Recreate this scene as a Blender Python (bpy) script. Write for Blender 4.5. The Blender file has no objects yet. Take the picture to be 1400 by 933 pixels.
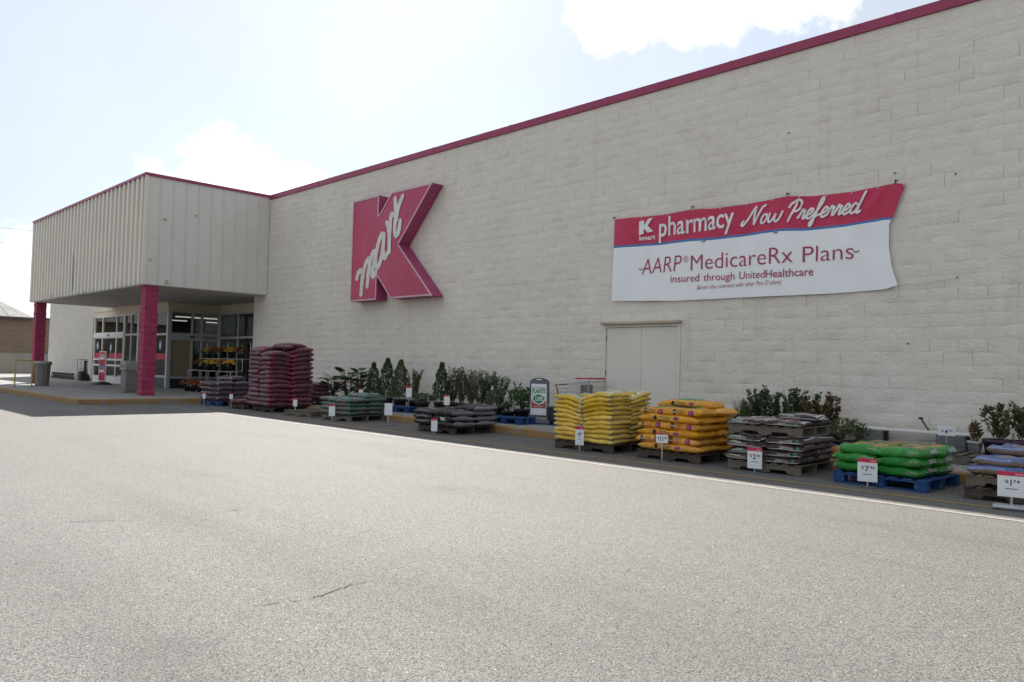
import bpy, math, random
import numpy as np
from mathutils import Vector, Matrix

scene = bpy.context.scene
COL = scene.collection
random.seed(7)

# ------------------------------------------------------------------ camera
F_PX, YAW, PITCH, ROLL = 1059.6, 0.78929, 0.03476, 0.024833      # photo is 1400 x 933
CAM_D, CAM_H = 13.456, 1.3545
FW = Vector((-math.sin(YAW)*math.cos(PITCH), math.cos(YAW)*math.cos(PITCH), math.sin(PITCH)))
_r = Vector((math.cos(YAW), math.sin(YAW), 0)); _u = _r.cross(FW)
RT = math.cos(ROLL)*_r + math.sin(ROLL)*_u
UP = -math.sin(ROLL)*_r + math.cos(ROLL)*_u
CAM = Vector((0, -CAM_D, CAM_H))
cam_data = bpy.data.cameras.new('camera')
cam = bpy.data.objects.new('camera', cam_data); COL.objects.link(cam)
cam_data.sensor_width = 36; cam_data.sensor_fit = 'HORIZONTAL'
cam_data.lens = 36*F_PX/1400
cam_data.clip_start = .05; cam_data.clip_end = 5000
m = Matrix((RT, UP, -FW)).transposed().to_4x4(); m.translation = CAM
cam.matrix_world = m
scene.camera = cam

# ------------------------------------------------------------------ sky, sun, exposure
SUN_DIR = Vector((-6.45, 4.42, 7.43)).normalized()               # from ground to the sun
SUN_EL = math.asin(SUN_DIR.z); SUN_AZ = math.atan2(SUN_DIR.x, SUN_DIR.y)
SKY_STRENGTH, SUN_STRENGTH, EXPOSURE = 0.105, 5.0, 0.92
world = bpy.data.worlds.new('World'); scene.world = world; world.use_nodes = True
wn = world.node_tree; wn.nodes.clear()
def WN(t, **k):
    n = wn.nodes.new(t)
    for a, b in k.items(): setattr(n, a, b)
    return n
sky = WN('ShaderNodeTexSky', sky_type='NISHITA', sun_disc=False)
sky.sun_elevation = SUN_EL; sky.sun_rotation = SUN_AZ
sky.air_density = 1.0; sky.dust_density = 0.8; sky.ozone_density = 1.0
geo = WN('ShaderNodeTexCoord')
def wmath(op, a, b=None):
    n = WN('ShaderNodeMath', operation=op)
    for i, v in enumerate((a, b)):
        if v is None: continue
        if isinstance(v, (int, float)): n.inputs[i].default_value = v
        else: wn.links.new(v, n.inputs[i])
    return n.outputs[0]
nz = WN('ShaderNodeTexNoise'); nz.inputs['Scale'].default_value = 9; nz.inputs['Detail'].default_value = 9; nz.inputs['Roughness'].default_value = .62
wn.links.new(geo.outputs['Generated'], nz.inputs['Vector'])
nlow = WN('ShaderNodeTexNoise'); nlow.inputs['Scale'].default_value = 2.3; nlow.inputs['Detail'].default_value = 6
wn.links.new(geo.outputs['Generated'], nlow.inputs['Vector'])
cov = None
# cumulus: direction, angular radius, vertical squash
for d, rad, sq in (((-.49, .77, .415), .105, 1.5), ((-.40, .815, .43), .085, 1.6), ((-.58, .70, .43), .06, 1.4),
               ((-.885, .385, .235), .085, 1.7), ((-.85, .45, .20), .06, 1.6), ((-.98, .16, .10), .07, 1.4), ((-.2, .55, .8), .16, 1.2), ((.5, .6, .5), .17, 1.5),
               ((-.3, -.7, .5), .2, 1.5), ((.7, -.4, .45), .18, 1.5), ((-.8, -.35, .4), .15, 1.5), ((.1, -.9, .25), .17, 1.8), ((.2, -.3, .9), .2, 1.), ((.9, .2, .25), .15, 1.7)):
    v = Vector(d).normalized()
    sub = WN('ShaderNodeVectorMath', operation='SUBTRACT'); wn.links.new(geo.outputs['Generated'], sub.inputs[0]); sub.inputs[1].default_value = v
    mul = WN('ShaderNodeVectorMath', operation='MULTIPLY'); wn.links.new(sub.outputs[0], mul.inputs[0]); mul.inputs[1].default_value = (1/rad, 1/rad, sq/rad)
    ln = WN('ShaderNodeVectorMath', operation='LENGTH'); wn.links.new(mul.outputs[0], ln.inputs[0])
    c = wmath('SUBTRACT', 1.0, ln.outputs['Value'])
    cov = c if cov is None else wmath('MAXIMUM', cov, c)
cov = wmath('ADD', wmath('MAXIMUM', cov, -1.2), wmath('MULTIPLY', wmath('SUBTRACT', nz.outputs[0], .5), 3.0))
ramp = WN('ShaderNodeMapRange'); ramp.interpolation_type = 'SMOOTHSTEP'
ramp.inputs['From Min'].default_value = 0.0; ramp.inputs['From Max'].default_value = .6
wn.links.new(cov, ramp.inputs['Value'])
veil = WN('ShaderNodeMapRange'); veil.inputs['From Min'].default_value = .35; veil.inputs['From Max'].default_value = .75
veil.inputs['To Min'].default_value = .55; veil.inputs['To Max'].default_value = .82
wn.links.new(nlow.outputs[0], veil.inputs['Value'])
mixv = WN('ShaderNodeMix', data_type='RGBA'); wn.links.new(veil.outputs[0], mixv.inputs['Factor'])
wn.links.new(sky.outputs[0], mixv.inputs[6]); mixv.inputs[7].default_value = (3.55, 3.68, 3.82, 1)
mixc = WN('ShaderNodeMix', data_type='RGBA'); wn.links.new(ramp.outputs[0], mixc.inputs['Factor'])
wn.links.new(mixv.outputs[2], mixc.inputs[6]); mixc.inputs[7].default_value = (8.5, 8.45, 8.35, 1)
bg = WN('ShaderNodeBackground'); bg.inputs['Strength'].default_value = SKY_STRENGTH
wn.links.new(mixc.outputs[2], bg.inputs['Color'])
wo = WN('ShaderNodeOutputWorld'); wn.links.new(bg.outputs[0], wo.inputs[0])

sun_data = bpy.data.lights.new('sun', 'SUN'); sun_data.energy = SUN_STRENGTH; sun_data.angle = math.radians(.53); sun_data.color = (1, .955, .89)
sun = bpy.data.objects.new('sun', sun_data); COL.objects.link(sun)
sun.rotation_euler = (-SUN_DIR).to_track_quat('-Z', 'Y').to_euler(); sun.location = (-30, 20, 40)
vs = scene.view_settings
scene.display_settings.display_device = 'sRGB'
vs.view_transform = 'Standard'; vs.look = 'None'; vs.exposure = EXPOSURE; vs.gamma = 1; vs.use_curve_mapping = False
try:
    scene.cycles.use_denoising = True; scene.cycles.max_bounces = 7; scene.cycles.transparent_max_bounces = 12
    scene.cycles.caustics_reflective = False; scene.cycles.caustics_refractive = False
except Exception: pass

# ------------------------------------------------------------------ pixel helpers
def ray(px, py): return FW*F_PX + float(px-700)*RT + float(466.5-py)*UP
def on(axis, val, px, py):
    d = ray(px, py); return CAM + d*((val-CAM[axis])/d[axis])
def wall(px, py, Y=0.): return on(1, Y, px, py)
def proj(p):
    d = Vector(p)-CAM; z = d.dot(FW); return 700+F_PX*d.dot(RT)/z, 466.5-F_PX*d.dot(UP)/z
def xat(px, Y, Z):
    """X of the point at depth line Y, height Z that falls on photo column px"""
    y = 520
    for _ in range(6):
        p = wall(px, y, Y); y = proj((p.x, Y, Z))[1]
    return p.x
def zat(px, py, Y): return wall(px, py, Y).z

# ------------------------------------------------------------------ materials
MATS = {}
def newmat(name):
    m = bpy.data.materials.new(name); m.use_nodes = True
    nt = m.node_tree; b = nt.nodes['Principled BSDF']
    return m, nt, b
def nd(nt, t, **k):
    n = nt.nodes.new(t)
    for a, b in k.items(): setattr(n, a, b)
    return n
def lk(nt, a, b): nt.links.new(a, b)
def mth(nt, op, a, b=None, c=None):
    n = nd(nt, 'ShaderNodeMath', operation=op)
    for i, v in enumerate((a, b, c)):
        if v is None: continue
        if isinstance(v, (int, float)): n.inputs[i].default_value = v
        else: lk(nt, v, n.inputs[i])
    return n.outputs[0]
def mixc_(nt, f, a, b):
    n = nd(nt, 'ShaderNodeMix', data_type='RGBA')
    for i, v in ((0, f), (6, a), (7, b)):
        if isinstance(v, (int, float)): n.inputs[i].default_value = v
        elif isinstance(v, tuple): n.inputs[i].default_value = v if len(v) == 4 else (*v, 1)
        else: lk(nt, v, n.inputs[i])
    return n.outputs[2]
def noise(nt, scale, detail=4, rough=.55, vec=None, out='Fac', dist=0):
    n = nd(nt, 'ShaderNodeTexNoise'); n.inputs['Scale'].default_value = scale; n.inputs['Detail'].default_value = detail
    n.inputs['Roughness'].default_value = rough; n.inputs['Distortion'].default_value = dist
    if vec is not None: lk(nt, vec, n.inputs['Vector'])
    return n.outputs[out]
def rng(nt, v, a, b, c=0, d=1):
    n = nd(nt, 'ShaderNodeMapRange'); lk(nt, v, n.inputs['Value'])
    for k, x in (('From Min', a), ('From Max', b), ('To Min', c), ('To Max', d)): n.inputs[k].default_value = x
    return n.outputs[0]
def wpos(nt): return nd(nt, 'ShaderNodeNewGeometry').outputs['Position']
def opos(nt): return nd(nt, 'ShaderNodeTexCoord').outputs['Object']
def scaled(nt, v, s):
    n = nd(nt, 'ShaderNodeVectorMath', operation='MULTIPLY'); lk(nt, v, n.inputs[0]); n.inputs[1].default_value = s
    return n.outputs[0]
def bump(nt, b, h, strength=.3, dist=.01):
    n = nd(nt, 'ShaderNodeBump'); n.inputs['Strength'].default_value = strength; n.inputs['Distance'].default_value = dist
    lk(nt, h, n.inputs['Height']); lk(nt, n.outputs[0], b.inputs['Normal'])
def setv(b, rough=.6, metal=0, spec=.5):
    b.inputs['Roughness'].default_value = rough; b.inputs['Metallic'].default_value = metal
    b.inputs['Specular IOR Level'].default_value = spec
def simple(name, col, rough=.6, metal=0, var=.15, scale=6, spec=.5, bumps=0, world_space=True, dirt=None):
    """plain painted / plastic surface with tonal variation and a little wear"""
    if name in MATS: return MATS[name]
    m, nt, b = newmat(name); setv(b, rough, metal, spec)
    v = wpos(nt) if world_space else opos(nt)
    n = noise(nt, scale, 6, .6, v)
    lo = tuple(c*(1-var) for c in col); hi = tuple(min(1, c*(1+var)) for c in col)
    c = mixc_(nt, rng(nt, n, .3, .7), lo, hi)
    if dirt:
        c = mixc_(nt, rng(nt, noise(nt, scale*2.7, 7, .7, v), .55, .72, 0, dirt[1]), c, dirt[0])
    lk(nt, c, b.inputs['Base Color'])
    lk(nt, rng(nt, noise(nt, scale*3, 3, .5, v), .3, .7, max(.03, rough-.1), min(1, rough+.1)), b.inputs['Roughness'])
    if bumps: bump(nt, b, noise(nt, scale*8, 4, .6, v), bumps, .004)
    MATS[name] = m; return m

def mat_asphalt():
    m, nt, b = newmat('asphalt'); v = wpos(nt)
    big = noise(nt, .16, 5, .6, v); mid = noise(nt, 1.7, 5, .65, v); fine = noise(nt, 75, 4, .65, v)
    vo = nd(nt, 'ShaderNodeTexVoronoi'); vo.inputs['Scale'].default_value = 150; lk(nt, v, vo.inputs['Vector'])
    vo2 = nd(nt, 'ShaderNodeTexVoronoi'); vo2.inputs['Scale'].default_value = 30; lk(nt, v, vo2.inputs['Vector'])
    sepc = nd(nt, 'ShaderNodeSeparateColor'); lk(nt, vo.outputs['Color'], sepc.inputs[0])
    sepd = nd(nt, 'ShaderNodeSeparateColor'); lk(nt, vo2.outputs['Color'], sepd.inputs[0])
    base = mixc_(nt, rng(nt, big, .35, .65), (.100, .095, .089), (.140, .133, .125))
    base = mixc_(nt, rng(nt, mid, .4, .75, 0, .45), base, (.098, .092, .084))
    stone = mixc_(nt, sepc.outputs[0], (.022, .021, .020), (.275, .262, .245))
    base = mixc_(nt, .74, base, stone)
    pale = mth(nt, 'MULTIPLY', mth(nt, 'GREATER_THAN', sepd.outputs[0], .965), mth(nt, 'LESS_THAN', vo2.outputs['Distance'], .20))
    base = mixc_(nt, pale, base, (.40, .375, .34))
    dark = mth(nt, 'MULTIPLY', mth(nt, 'GREATER_THAN', sepd.outputs[1], .93), mth(nt, 'LESS_THAN', vo2.outputs['Distance'], .25))
    base = mixc_(nt, mth(nt, 'MULTIPLY', dark, .7), base, (.025, .025, .025))
    # worn wheel tracks, old oil drips, faint rolled seams
    tr = noise(nt, 1.0, 4, .6, scaled(nt, v, (.10, .55, 1)))
    base = mixc_(nt, rng(nt, tr, .52, .72, 0, .45), base, (.06, .056, .051))
    tr2 = noise(nt, 1.0, 4, .6, scaled(nt, v, (.5, .07, 1)))
    base = mixc_(nt, rng(nt, tr2, .56, .72, 0, .35), base, (.20, .191, .18))
    oil = nd(nt, 'ShaderNodeTexVoronoi'); oil.inputs['Scale'].default_value = .55; lk(nt, v, oil.inputs['Vector'])
    od = mth(nt, 'ADD', oil.outputs['Distance'], mth(nt, 'MULTIPLY', noise(nt, 9, 4, .6, v), .22))
    base = mixc_(nt, rng(nt, od, .13, .26, .28, 0), base, (.045, .042, .04))
    lk(nt, base, b.inputs['Base Color'])
    setv(b, .75, 0, .28)
    lk(nt, rng(nt, sepc.outputs[1], 0, 1, .6, .95), b.inputs['Roughness'])
    h = mth(nt, 'ADD', mth(nt, 'MULTIPLY', vo.outputs['Distance'], -.7), mth(nt, 'MULTIPLY', fine, .6))
    h = mth(nt, 'ADD', h, mth(nt, 'MULTIPLY', mid, 1.0))
    bump(nt, b, h, .6, .006)
    return m
def mat_block(name, base, hi, joint=False):
    m, nt, b = newmat(name); v = wpos(nt)
    n1 = noise(nt, .55, 5, .6, v); n2 = noise(nt, 5, 6, .65, v); n3 = noise(nt, 38, 4, .6, v)
    c = mixc_(nt, rng(nt, n1, .3, .7), base, hi)
    c = mixc_(nt, rng(nt, n2, .48, .78, 0, .35), c, tuple(x*.86*y for x, y in zip(base, (1, .97, .92))))
    # rain streaks, long and vertical
    st = noise(nt, 1.0, 5, .6, scaled(nt, v, (3.2, 3, .22)))
    c = mixc_(nt, rng(nt, st, .57, .8, 0, .28), c, (.44, .37, .28))
    # rusty dirt lodged in patches
    d = noise(nt, 2.4, 7, .7, scaled(nt, v, (1, 1, 2.2)))
    c = mixc_(nt, rng(nt, d, .62, .78, 0, .9 if joint else .30), c, (.36, .25, .15))
    if joint: c = mixc_(nt, rng(nt, noise(nt, 1.7, 4, .6, v), .5, .72, 0, .6), c, (.30, .24, .18))
    lk(nt, c, b.inputs['Base Color']); setv(b, .85, 0, .25)
    bump(nt, b, mth(nt, 'ADD', mth(nt, 'MULTIPLY', n3, .35), noise(nt, 11, 5, .6, scaled(nt, v, (1, 1, 1.6)), dist=.6)), .8, .02)
    return m
def mat_rough_block(name, col, sx=.4064, sz=.2032, axis='x', j=(.5, .45, .38), amt=.5):
    """far walls: courses too small to pick apart"""
    m, nt, b = newmat(name); v = wpos(nt)
    sep = nd(nt, 'ShaderNodeSeparateXYZ'); lk(nt, v, sep.inputs[0])
    cmb = nd(nt, 'ShaderNodeCombineXYZ'); lk(nt, sep.outputs[0 if axis == 'x' else 1], cmb.inputs[0]); lk(nt, sep.outputs[2], cmb.inputs[1])
    br = nd(nt, 'ShaderNodeTexBrick'); lk(nt, cmb.outputs[0], br.inputs['Vector'])
    br.inputs['Scale'].default_value = 1; br.inputs['Brick Width'].default_value = sx; br.inputs['Row Height'].default_value = sz
    br.inputs['Mortar Size'].default_value = .008; br.inputs['Mortar Smooth'].default_value = .3
    br.inputs['Color1'].default_value = (*col, 1); br.inputs['Color2'].default_value = (*[x*.9 for x in col], 1)
    br.inputs['Mortar'].default_value = (*[a*(1-amt)+c*amt for a, c in zip(col, j)], 1)
    c = mixc_(nt, rng(nt, noise(nt, .8, 6, .6, v), .4, .75, 0, .35), br.outputs[0], tuple(x*.75 for x in col))
    lk(nt, c, b.inputs['Base Color']); setv(b, .9, 0, .2)
    bump(nt, b, mth(nt, 'ADD', noise(nt, 12, 5, .6, v), mth(nt, 'MULTIPLY', br.outputs['Fac'], -.6)), .5, .015)
    return m
def mat_kerb():
    m, nt, b = newmat('kerb_paint'); v = wpos(nt)
    n = noise(nt, 3.5, 7, .7, scaled(nt, v, (1, 1, 1.6))); n2 = noise(nt, 24, 5, .6, v)
    c = mixc_(nt, rng(nt, n2, .3, .7), (.36, .20, .055), (.30, .17, .055))
    f = mth(nt, 'MAXIMUM', rng(nt, n, .46, .58), rng(nt, noise(nt, 30, 5, .7, v), .62, .70))
    c = mixc_(nt, f, c, (.27, .23, .18))
    c = mixc_(nt, rng(nt, noise(nt, 7, 6, .7, v), .56, .72, 0, .8), c, (.12, .10, .085))
    lk(nt, c, b.inputs['Base Color']); setv(b, .8, 0, .3); bump(nt, b, n2, .4, .006); return m
def mat_wood(name, col, painted=0):
    m, nt, b = newmat(name); v = opos(nt); wv = wpos(nt)
    g = noise(nt, 1, 6, .65, scaled(nt, v, (4, 30, 30))); g2 = noise(nt, 2.5, 4, .6, wv)
    c = mixc_(nt, rng(nt, g, .3, .7), tuple(x*.6 for x in col), col)
    c = mixc_(nt, rng(nt, g2, .3, .75, 0, .6), c, tuple(x*.55 for x in col))
    if painted: c = mixc_(nt, rng(nt, noise(nt, 11, 6, .7, wv), .58, .66, 0, .8), c, (.22, .19, .15))
    lk(nt, c, b.inputs['Base Color']); setv(b, .85, 0, .2); bump(nt, b, g, .4, .004); return m
def mat_glass(name='glass', tint=(.78, .82, .80)):
    m = bpy.data.materials.new(name); m.use_nodes = True; nt = m.node_tree; nt.nodes.clear()
    tr = nd(nt, 'ShaderNodeBsdfTransparent'); tr.inputs[0].default_value = (*tint, 1)
    gl = nd(nt, 'ShaderNodeBsdfGlossy'); gl.inputs['Roughness'].default_value = .015; gl.inputs[0].default_value = (.9, .92, .92, 1)
    fr = nd(nt, 'ShaderNodeFresnel'); fr.inputs[0].default_value = 1.85
    nb = nd(nt, 'ShaderNodeBump'); nb.inputs['Strength'].default_value = .03; nb.inputs['Distance'].default_value = .02
    lk(nt, noise(nt, 1.2, 2, .5, wpos(nt)), nb.inputs['Height']); lk(nt, nb.outputs[0], gl.inputs['Normal'])
    mx = nd(nt, 'ShaderNodeMixShader'); lk(nt, fr.outputs[0], mx.inputs[0]); lk(nt, tr.outputs[0], mx.inputs[1]); lk(nt, gl.outputs[0], mx.inputs[2])
    o = nd(nt, 'ShaderNodeOutputMaterial'); lk(nt, mx.outputs[0], o.inputs[0]); return m
def mat_bag(name, base, prints=(), rough=.38, base2=None, grain=.18):
    """printed plastic bag; prints = (u, v, du, dv, colour, 'r'|'e') in bag surface coordinates; v .25 top, .5 and 0 long sides"""
    m, nt, b = newmat(name); setv(b, rough, 0, .5)
    uv = nd(nt, 'ShaderNodeUVMap'); o = opos(nt); w = wpos(nt)
    wob = nd(nt, 'ShaderNodeVectorMath', operation='MULTIPLY_ADD')
    lk(nt, noise(nt, 9, 3, .6, o, 'Color'), wob.inputs[0]); wob.inputs[1].default_value = (.03, .03, 0); lk(nt, uv.outputs[0], wob.inputs[2])
    sep = nd(nt, 'ShaderNodeSeparateXYZ'); lk(nt, wob.outputs[0], sep.inputs[0])
    u = mth(nt, 'SUBTRACT', sep.outputs[0], .015); vv = mth(nt, 'SUBTRACT', sep.outputs[1], .015)
    n = noise(nt, 7, 5, .6, w)
    c = mixc_(nt, rng(nt, n, .3, .7), tuple(x*(1-grain) for x in base), base2 or tuple(min(1, x*(1+grain)) for x in base))
    for (pu, pv, du, dv, colr, sh) in prints:
        au = mth(nt, 'DIVIDE', mth(nt, 'ABSOLUTE', mth(nt, 'SUBTRACT', u, pu)), du)
        dvv = mth(nt, 'ABSOLUTE', mth(nt, 'SUBTRACT', vv, pv))
        if pv < .02: dvv = mth(nt, 'MINIMUM', dvv, mth(nt, 'SUBTRACT', 1.0, dvv))
        av = mth(nt, 'DIVIDE', dvv, dv)
        if sh == 'e': d = mth(nt, 'SQRT', mth(nt, 'ADD', mth(nt, 'MULTIPLY', au, au), mth(nt, 'MULTIPLY', av, av)))
        else: d = mth(nt, 'MAXIMUM', au, av)
        msk = mth(nt, 'LESS_THAN', d, 1.0)
        if sh == 't':      # lines of small print
            msk = mth(nt, 'MULTIPLY', msk, mth(nt, 'GREATER_THAN', noise(nt, 1, 2, .5, scaled(nt, uv.outputs[0], (55, 60, 1))), .47))
        c = mixc_(nt, msk, c, colr)
    oi = nd(nt, 'ShaderNodeObjectInfo'); hs = nd(nt, 'ShaderNodeHueSaturation'); lk(nt, c, hs.inputs['Color'])
    lk(nt, rng(nt, oi.outputs['Random'], 0, 1, .78, 1.18), hs.inputs['Value']); lk(nt, rng(nt, oi.outputs['Random'], 0, 1, 1.05, .9), hs.inputs['Saturation'])
    lk(nt, hs.outputs[0], b.inputs['Base Color'])
    lk(nt, rng(nt, noise(nt, 10, 3, .5, w), .3, .7, max(.1, rough-.16), rough+.1), b.inputs['Roughness'])
    cr = noise(nt, 6, 5, .65, scaled(nt, o, (1.4, 3, 2)), dist=1.2)
    bump(nt, b, cr, 1.0, .04)
    return m
def mat_leaf(name, col, col2, rough=.5):
    m, nt, b = newmat(name); v = wpos(nt)
    c = mixc_(nt, rng(nt, noise(nt, 14, 3, .6, v), .3, .7), col, col2)
    lk(nt, c, b.inputs['Base Color']); setv(b, rough, 0, .4)
    b.inputs['Transmission Weight'].default_value = 0
    b.inputs['Subsurface Weight'].default_value = 0
    return m

M = dict(
    asphalt=mat_asphalt(),
    block=mat_block('split_face_paint', (.675, .625, .548), (.725, .68, .608)),
    joint=mat_block('block_joint', (.40, .30, .20), (.52, .43, .33), True),
    farwall=mat_rough_block('far_split_face_paint', (.66, .63, .57)),
    brownblock=mat_rough_block('brown_block', (.30, .225, .155), 1.2, .42, 'y', (.13, .10, .07), 1.0),
    kerb=mat_kerb(),
    concrete=simple('concrete', (.26, .25, .235), .9, var=.2, scale=1.6, bumps=.3, dirt=((.10, .10, .10), .6)),
    crimson=simple('crimson_metal', (.30, .025, .085), .42, var=.12, scale=2),
    column=simple('crimson_block_paint', (.30, .03, .085), .8, var=.25, scale=5, bumps=.6, dirt=((.20, .02, .06), .25)),
    panel=simple('cream_panel', (.68, .635, .555), .5, var=.04, scale=1.2, dirt=((.50, .43, .34), .15)),
    panel_white=simple('aluminium_panel', (.64, .61, .555), .45, var=.04, scale=1.2, dirt=((.48, .43, .35), .12)),
    soffit=simple('soffit', (.50, .48, .45), .7, var=.08, scale=1),
    band=simple('cream_band', (.64, .57, .46), .7, var=.08, scale=1),
    alu=simple('window_frame_metal', (.50, .51, .50), .4, .3, var=.1),
    alu_dark=simple('dark_frame_metal', (.13, .14, .14), .4, .3, var=.1),
    white=simple('white_paint', (.76, .75, .73), .5, var=.05),
    door=simple('door_paint', (.67, .63, .56), .55, var=.04, scale=1.3),
    black=simple('black_plastic', (.016, .016, .018), .45, var=.2),
    dark=simple('dark_void', (.02, .02, .02), .9, var=.2),
    grey_dark=simple('dark_grey_metal', (.07, .075, .085), .5, var=.2),
    grey=simple('grey_plastic', (.20, .20, .19), .6, var=.12),
    bin=simple('bin_plastic', (.17, .165, .15), .6, var=.15, scale=3),
    bin_lite=simple('bin_plastic_light', (.25, .26, .25), .6, var=.12, scale=3),
    sign_grey=simple('sign_frame_plastic', (.10, .10, .125), .5, var=.12),
    red=simple('sign_red', (.50, .018, .06), .5, var=.06),
    paper=simple('sign_white', (.72, .73, .74), .5, var=.03),
    ink=simple('ink_black', (.02, .02, .022), .6, var=.05),
    inkgreen=simple('ink_green', (.02, .23, .08), .5, var=.05),
    inkrust=simple('ink_rust', (.35, .07, .035), .5, var=.05),
    inkcrimson=simple('ink_crimson', (.36, .02, .09), .5, var=.05),
    chrome=simple('cart_wire', (.42, .42, .42), .3, .85, var=.1),
    railyellow=simple('rail_yellow', (.42, .33, .11), .6, var=.2),
    wood=mat_wood('pallet_wood', (.20, .17, .135)),
    wood_dark=mat_wood('pallet_wood_dark', (.10, .08, .065)),
    blue=mat_wood('pallet_blue', (.03, .085, .24), 1),
    plank=mat_wood('tan_grain', (.42, .33, .22)),
    glass=mat_glass(),
    pot=simple('pot_black', (.012, .012, .013), .5, var=.2),
    potplum=simple('pot_plum', (.035, .012, .03), .5, var=.2),
    stem=simple('stem', (.09, .065, .035), .8),
    inside=simple('interior_wall', (.30, .29, .27), .8),
    roofmetal=simple('roof_metal', (.30, .30, .29), .5, .2, var=.1, scale=2),
    line=simple('line_paint', (.27, .243, .22), .8, var=.2, scale=9, dirt=((.25, .23, .21), .9)),
    lineyellow=simple('line_yellow', (.34, .22, .07), .8, var=.2, scale=9, dirt=((.17, .15, .12), .95)),
    crack=simple('crack_dark', (.03, .028, .026), .95),
    yellow_flower=simple('yellow_petals', (.62, .36, .015), .6, var=.3, scale=40),
    orange_flower=simple('rust_petals', (.33, .075, .012), .6, var=.35, scale=40),
    mum_leaf=mat_leaf('mum_leaf', (.03, .055, .018), (.055, .085, .03)),
    terracotta=simple('orange_terracotta', (.40, .17, .04), .8, var=.3),
)
LEAF = dict(
    dark=mat_leaf('leaf_dark', (.024, .052, .02), (.05, .09, .036)),
    olive=mat_leaf('leaf_olive', (.06, .08, .028), (.115, .135, .058)),
    mid=mat_leaf('leaf_mid', (.04, .09, .025), (.08, .14, .045)),
    grey=mat_leaf('leaf_grey', (.065, .095, .055), (.12, .15, .09)),
    red=mat_leaf('leaf_bronze', (.085, .065, .025), (.15, .085, .04)),
)

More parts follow.
